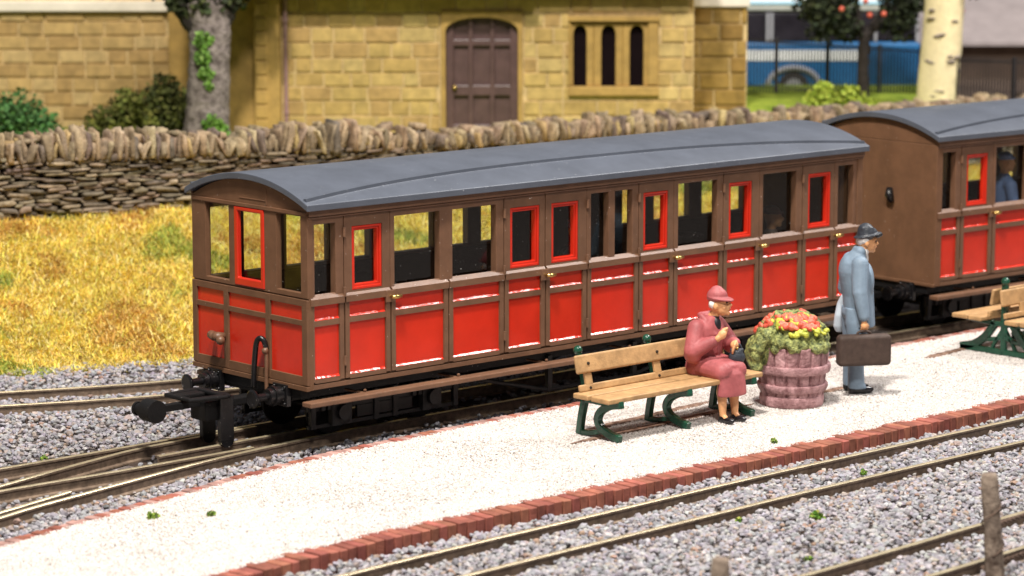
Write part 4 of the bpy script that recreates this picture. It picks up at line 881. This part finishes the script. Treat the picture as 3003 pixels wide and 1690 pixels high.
mb = MB(); mb.tube(crv([(-.05, 0, .06), (-.035, 0, .10), (0, 0, .115), (.035, 0, .10), (.05, 0, .06)]), .009); mb.build('handle', 'hatgrey', pu); mb = MB(); mb.sphere((0, -.03, .075), .012); mb.build('clasp', 'brass', pu)

mn = thing('person', 'standing man in blue-grey suit and dark hat, holding a brown suitcase', 'person', (5.82, -1.67, -.53), R(58))
hc, hy = (0, -.115, 1.575), R(-4)
skin = head_prims(hc, hy, 1.02, R(4)) + [('c', (0, -.04, 1.40), (0, -.095, 1.52), .06, .056), ('c', (0, -.02, .95), (0, 0, 1.30), .075, .085), ('c', (-.13, 0, 1.33), (.13, 0, 1.33), .045, .045)]
skin += [('c', (-.19, 0, 1.35), (-.245, .015, 1.06), .048, .044), ('c', (-.245, .015, 1.06), (-.267, -.02, .815), .042, .03), ('c', (.19, 0, 1.35), (.25, .03, 1.06), .048, .044), ('c', (.25, .03, 1.06), (.24, -.12, .90), .042, .03)]
skin += hand_prims((-.268, -.022, .775), (0.02, -.05, -1), (0, -1, -.1), (.9, 0, -.2), .98) + hand_prims((.238, -.13, .885), (0, -.5, -.6), (0, .4, .6), (-.6, 0, -.3), .95)
for s in (-1, 1): skin += [('c', (s * .065, -.02, .90), (s * .08, -.01, .50), .058, .05), ('c', (s * .085, -.01, .50), (s * .085, .01, .08), .055, .038), ('c', (s * .085, .01, .06), (s * .09, -.12, .03), .035, .026)]
body = sdf_body('body', skin, 'skin', mn, .009, 2); face_bits(mn, body, hc, hy, 1.02, R(4))
jk = [('l', [(.70, 0, -.055, .20, .155), (.76, 0, -.05, .195, .155), (.88, 0, -.04, .178, .15), (1.02, 0, -.025, .172, .15), (1.15, 0, -.005, .182, .158), (1.27, 0, .012, .195, .16), (1.37, 0, .015, .185, .135), (1.43, 0, -.005, .13, .10), (1.48, 0, -.03, .085, .08)]), ('e', (0, .085, 1.27), (.15, .085, .17)),
      ('c', (-.165, .0, 1.36), (-.235, .02, 1.08), .09, .08), ('c', (-.235, .02, 1.08), (-.264, -.018, .84), .08, .06), ('c', (.165, .0, 1.36), (.25, .03, 1.06), .09, .078), ('c', (.25, .03, 1.06), (.24, -.10, .92), .075, .058), ('c', (-.05, -.035, 1.475), (.05, -.035, 1.475), .058, .058), ('e', (0, -.12, 1.16), (.14, .075, .2)), ('c', (-.05, -.19, .72), (-.03, -.17, 1.1), .02, .02)]
sdf_body('jacket', jk, 'suit', mn, .0095, 3)
tr = []
for s in (-1, 1): tr += [('l', [(.055, s * .088, -.02, .082, .098), (.12, s * .087, -.005, .076, .088), (.30, s * .085, .0, .078, .084), (.50, s * .083, -.008, .088, .092), (.75, s * .075, -.005, .105, .12), (.90, s * .06, -.01, .11, .13)])]
sdf_body('trousers', tr + [('e', (0, 0, .84), (.17, .13, .1))], 'suit', mn, .01, 2)
sdf_body('shirt', [('c', (0, -.07, 1.455), (0, -.085, 1.485), .064, .060), ('e', (0, -.11, 1.40), (.03, .03, .06))], 'white', mn, .009, 2)
m = Hm(hc, hy, R(4)); q = lambda x, y, z: m @ Vector((x, y, z))
hat = [('e', q(0, -.005, .066), (.118, .155, .018), (R(-10), 0, hy)), ('c', q(0, .015, .075), q(0, .018, .105), .094, .088), ('e', q(0, .0, .10), (.088, .105, .055), (0, 0, hy)), ('c', q(-.045, -.03, .135), q(-.045, .055, .135), .026, .032), ('c', q(.045, -.03, .135), q(.045, .055, .135), .026, .032), ('c', q(0, -.11, .07), q(0, -.145, .078), .03, .02)]
sdf_body('hat', hat, 'hatgrey', mn, .009, 2)
sdf_body('hair', [('e', q(0, .062, .008), (.070, .045, .058), (0, 0, hy)), ('e', q(-.066, .03, .02), (.022, .042, .04), (0, 0, hy)), ('e', q(.066, .03, .02), (.022, .042, .04), (0, 0, hy))], 'white', mn, .009, 2)
for s in (-1, 1): sdf_body('shoe', [('e', (s * .09, -.085, .04), (.046, .115, .04)), ('e', (s * .087, .015, .05), (.046, .07, .05)), ('b', (s * .09 - .035, -.16, .001), (s * .09 + .035, .07, .03))], 'shoe', mn, .009, 2)
cs, sn = math.cos(R(58)), math.sin(R(58)); loc = lambda x, y: (5.82 + x * cs - y * sn, -1.67 + x * sn + y * cs)
x, y = loc(-.275, -.02); sc = thing('suitcase', 'brown suitcase hanging from the right hand of the man in blue-grey', 'suitcase', (x, y, -.20), R(58))
mb = MB(); mb.box((-.07, -.283, 0), (.07, .283, .325)); mb.build('case', 'case', sc, bevel=.045, seg=5)
mb = MB(); mb.tube(crv([(0, -.075, .312), (0, -.06, .345), (0, 0, .358), (0, .06, .345), (0, .075, .312)]), .013); mb.build('handle', 'case', sc)
x, y = loc(.215, .05); fc = thing('folded_coat', 'pale folded raincoat hanging on the far arm behind the man', 'coat', (x, y, -.53), R(58))
sdf_body('cloth', [('l', [(.60, .0, .03, .03, .05), (.66, .0, .035, .05, .075), (.78, -.01, .03, .055, .07), (.90, .01, .02, .05, .05), (.97, 0, -.02, .05, .06), (1.0, 0, -.04, .04, .06), (1.02, 0, -.05, .03, .04)]), ('c', (0, -.15, .95), (0, -.04, .98), .04, .045)], 'coatc', fc, .010, 2)
def passenger(lab, x, y, z, coatm, capm, rz=0, cap=True):
    p = thing('person', lab, 'person', (x, y, z), rz, 'passengers seen through carriage windows')
    hc = (0, -.02, .72); sk = head_prims(hc, 0, 1.) + [('c', (0, 0, .5), (0, 0, .64), .055, .05), ('c', (0, 0, .1), (0, 0, .46), .11, .1), ('c', (-.17, 0, .47), (.17, 0, .47), .05, .05)]
    for s in (-1, 1): sk += [('c', (s * .19, 0, .46), (s * .22, -.02, .22), .045, .04), ('c', (s * .22, -.02, .22), (s * .1, -.2, .16), .04, .03), ('c', (s * .08, 0, .06), (s * .09, -.35, .06), .08, .06)] + hand_prims((s * .09, -.22, .155), (-s * .4, -.6, -.2), (0, 0, 1), (0, 0, -1))
    b = sdf_body('body', sk, 'skin', p, .013, 2)
    ct = [('c', (0, 0, .14), (0, 0, .42), .155, .15), ('c', (-.13, 0, .46), (.13, 0, .46), .085, .085), ('c', (0, 0, .55), (0, 0, .5), .07, .1)]
    for s in (-1, 1): ct += [('c', (s * .17, 0, .46), (s * .22, -.02, .22), .078, .068), ('c', (s * .22, -.02, .22), (s * .12, -.18, .165), .066, .05), ('c', (s * .08, 0, .06), (s * .09, -.35, .06), .1, .08)]
    sdf_body('coat', ct, coatm, p, .013, 3)
    sdf_body('cap' if cap else 'hair', [('e', (0, .0, .80), (.085, .1, .06)), ('e', (0, -.05, .775), (.08, .09, .018))], capm, p, .012, 2)
passenger('passenger in blue uniform and cap, in the window of the rear carriage', 11.02, .46, .58, 'bluefig', 'bluefig', R(65))
passenger('dim passenger in dark blue behind the twin narrow windows of the front carriage', 3.83, .42, .40, 'hatgrey', 'suit', R(80))
passenger('dim passenger in grey brown coat in the last wide window of the front carriage', 7.08, .66, .24, 'greyfig', 'greyfig', R(40), False)

# ------------------------------------------------------------------ flower tub
tb = thing('flower_tub', 'mauve half-barrel tub overflowing with red flowers and green leaves', 'flower tub', (4.90, -1.65, -.53), R(0))
NS = 17
def stave(q, z):
    a = (q * NS / (2 * math.pi)) % 1; g = min(a, 1 - a); return (1 - .075 * math.exp(-(g / .075) ** 2)) * (1 + .010 * math.sin(5 * q + 9 * z))
wv = lambda q, z: 1 + .012 * math.sin(3 * q + 20 * z) + .008 * math.sin(11 * q)
mb = MB(); prof = [(.29, .0), (.305, .05)] + [(.30 + .068 * math.sin(min(1, z / .62) * 1.45), z) for z in np.linspace(.08, .60, 18)] + [(.372, .615), (.345, .622), (.33, .56)]
mb.lathe(prof, n=17 * 18, wob=stave); mb.build('staves', 'tub', tb)
for (z0, z1, r0, r1) in ((0.0, .115, .318, .325), (.155, .235, .345, .357), (.345, .43, .383, .390)):
    mb = MB(); mb.lathe([(r0 - .04, z0), (r0 - .004, z0 + .002), (r0, z0 + .012), ((r0 + r1) / 2 + .006, (z0 + z1) / 2), (r1, z1 - .012), (r1 - .005, z1 - .002), (r1 - .05, z1)], n=96, wob=wv); mb.build('hoop', 'tub', tb)
rs = random.Random(21); rx, vx = Vector((.742, -.6704, 0)), Vector((.6704, .742, 0))
pl = []
for i in range(150):
    u = Vector((rs.gauss(0, 1), rs.gauss(0, 1), abs(rs.gauss(0, 1)))).normalized(); pl.append(('e', Vector((u.x * .34, u.y * .34,   .60 + u.z * .32)), (rs.uniform(.045, .08),) * 2 + (rs.uniform(.035, .055),), (rs.random(), rs.random(), 0)))
pl += [('e', (0, 0, .62), (.34, .34, .30)), ('e', -rx * .27 - vx * .12 + Vector((0, 0, .58)), (.14, .14, .2))]
for i in range(60):                       # leaves spilling over the rim on the bench side
    t = rs.uniform(0, 1); a = rs.uniform(-1, 1.2); p = -rx * (.26 + .15 * math.sin(t * 2.2)) - vx * (.17 * a + .10) + Vector((0, 0, .76 - .34 * t)); pl.append(('e', p, (rs.uniform(.06, .09), rs.uniform(.06, .09), rs.uniform(.045, .07)), (rs.random(), rs.random(), 0)))
sdf_body('leaves', pl, 'leaf_d', tb, .012, 1)
def on_dome(px, py, k=1.03):
    du = (px - 720) * .00083; dz = .486 - (py - 95) * .00080 - .09; dz = dz + .0
    dv = math.sqrt(max(.0, 1 - (du / .40) ** 2 - (dz / .40) ** 2)) * .40
    zz = dz + .16 * dv / .4; n = math.sqrt((du / .39) ** 2 + (dv / .39) ** 2 + (max(zz, 0) / .345) ** 2)
    return (rx * du - vx * dv + Vector((0, 0, max(zz, 0)))) / n * k + Vector((0, 0, .60))
def lumps(name, spots, mat, rmin, rmax, nn):
    for (px, py, sp) in spots:
        pr = []
        for i in range(nn):
            p = on_dome(px + rs.gauss(0, 1) * sp, py + rs.gauss(0, 1) * sp * .8, rs.uniform(.99, 1.05)); r = rs.uniform(rmin, rmax); pr.append(('e', p, (r, r, r * rs.uniform(.55, .9)), (rs.random(), rs.random(), 0)))
        sdf_body(name, pr, mat, tb, .009, 1)
lumps('blossom', [(330, 290, 55), (545, 375, 34), (655, 400, 30), (650, 160, 62), (790, 270, 34), (930, 245, 50), (850, 375, 44), (965, 385, 34), (450, 175, 32), (270, 360, 30), (300, 150, 40), (850, 130, 30)], 'bloom', .022, .040, 18)
lumps('sprig', [(500, 260, 30), (440, 370, 32), (590, 205, 30), (790, 500, 38), (680, 555, 36), (850, 170, 36), (720, 330, 36), (1040, 400, 40), (840, 310, 26), (1040, 470, 40), (900, 450, 40)], 'leaf_y', .018, .034, 8)

# ------------------------------------------------------------------ leaning fence posts in the foreground
def post(lab, x, y, top, lean, r, seed):
    p = thing('fence_post', lab, 'fence post', (x, y, -.69), group='weathered fence posts'); h = top + .69; rs = random.Random(seed)
    mb = MB(); P = [(lean[0] * (t - 1) , lean[1] * (t - 1), h * t) for t in np.linspace(0, 1, 14)]; mb.tube(P, [r * (1.06 - .10 * t + .03 * math.sin(7 * t + seed)) for t in np.linspace(0, 1, 13)] + [r * .82], n=14); mb.build('wood', 'post', p, bevel=.006); return p
p1 = post('leaning weathered fence post at bottom right with a thread wound round it', 1.251, -6.999, .20, (-.06, .045), .071, 1)
post('weathered fence post tip just showing at the bottom edge', -2.189, -7.39, .20, (.05, 0), .072, 4)
rp = thing('rope', 'thin frayed rope wound round the leaning fence post', 'rope', (1.251, -6.999, -.69))
mb = MB(); n = 60; P = []
for i in range(n + 1):
    t = i / n; a = R(-150) + t * R(520); P.append((-.06 * (.28 + .55 * t - 1) + .080 * math.cos(a), .045 * (.28 + .55 * t - 1) + .080 * math.sin(a), .24 + .47 * t))
mb.tube(P, .007, n=6); mb.build('winding', 'rope', rp)
for z0, z1 in ((.45, .62), (.13, .30)):
    mb = MB(); P = [(-.03 + 3.5 * t, .02 + .38 * t, z0 + (z1 - z0) * t - .22 * t * (1 - t)) for t in np.linspace(0, 1, 40)]
    for k in (0, 1): mb.tube([(x, y + .012 * math.cos(i * 1.1 + k * math.pi), z + .012 * math.sin(i * 1.1 + k * math.pi)) for i, (x, y, z) in enumerate(np.array([[np.interp(s, np.linspace(0, 1, 40), np.array(P)[:, c]) for c in range(3)] for s in np.linspace(0, 1, 160)]))], .012, n=6)
    mb.build('strand', 'rope', rp)
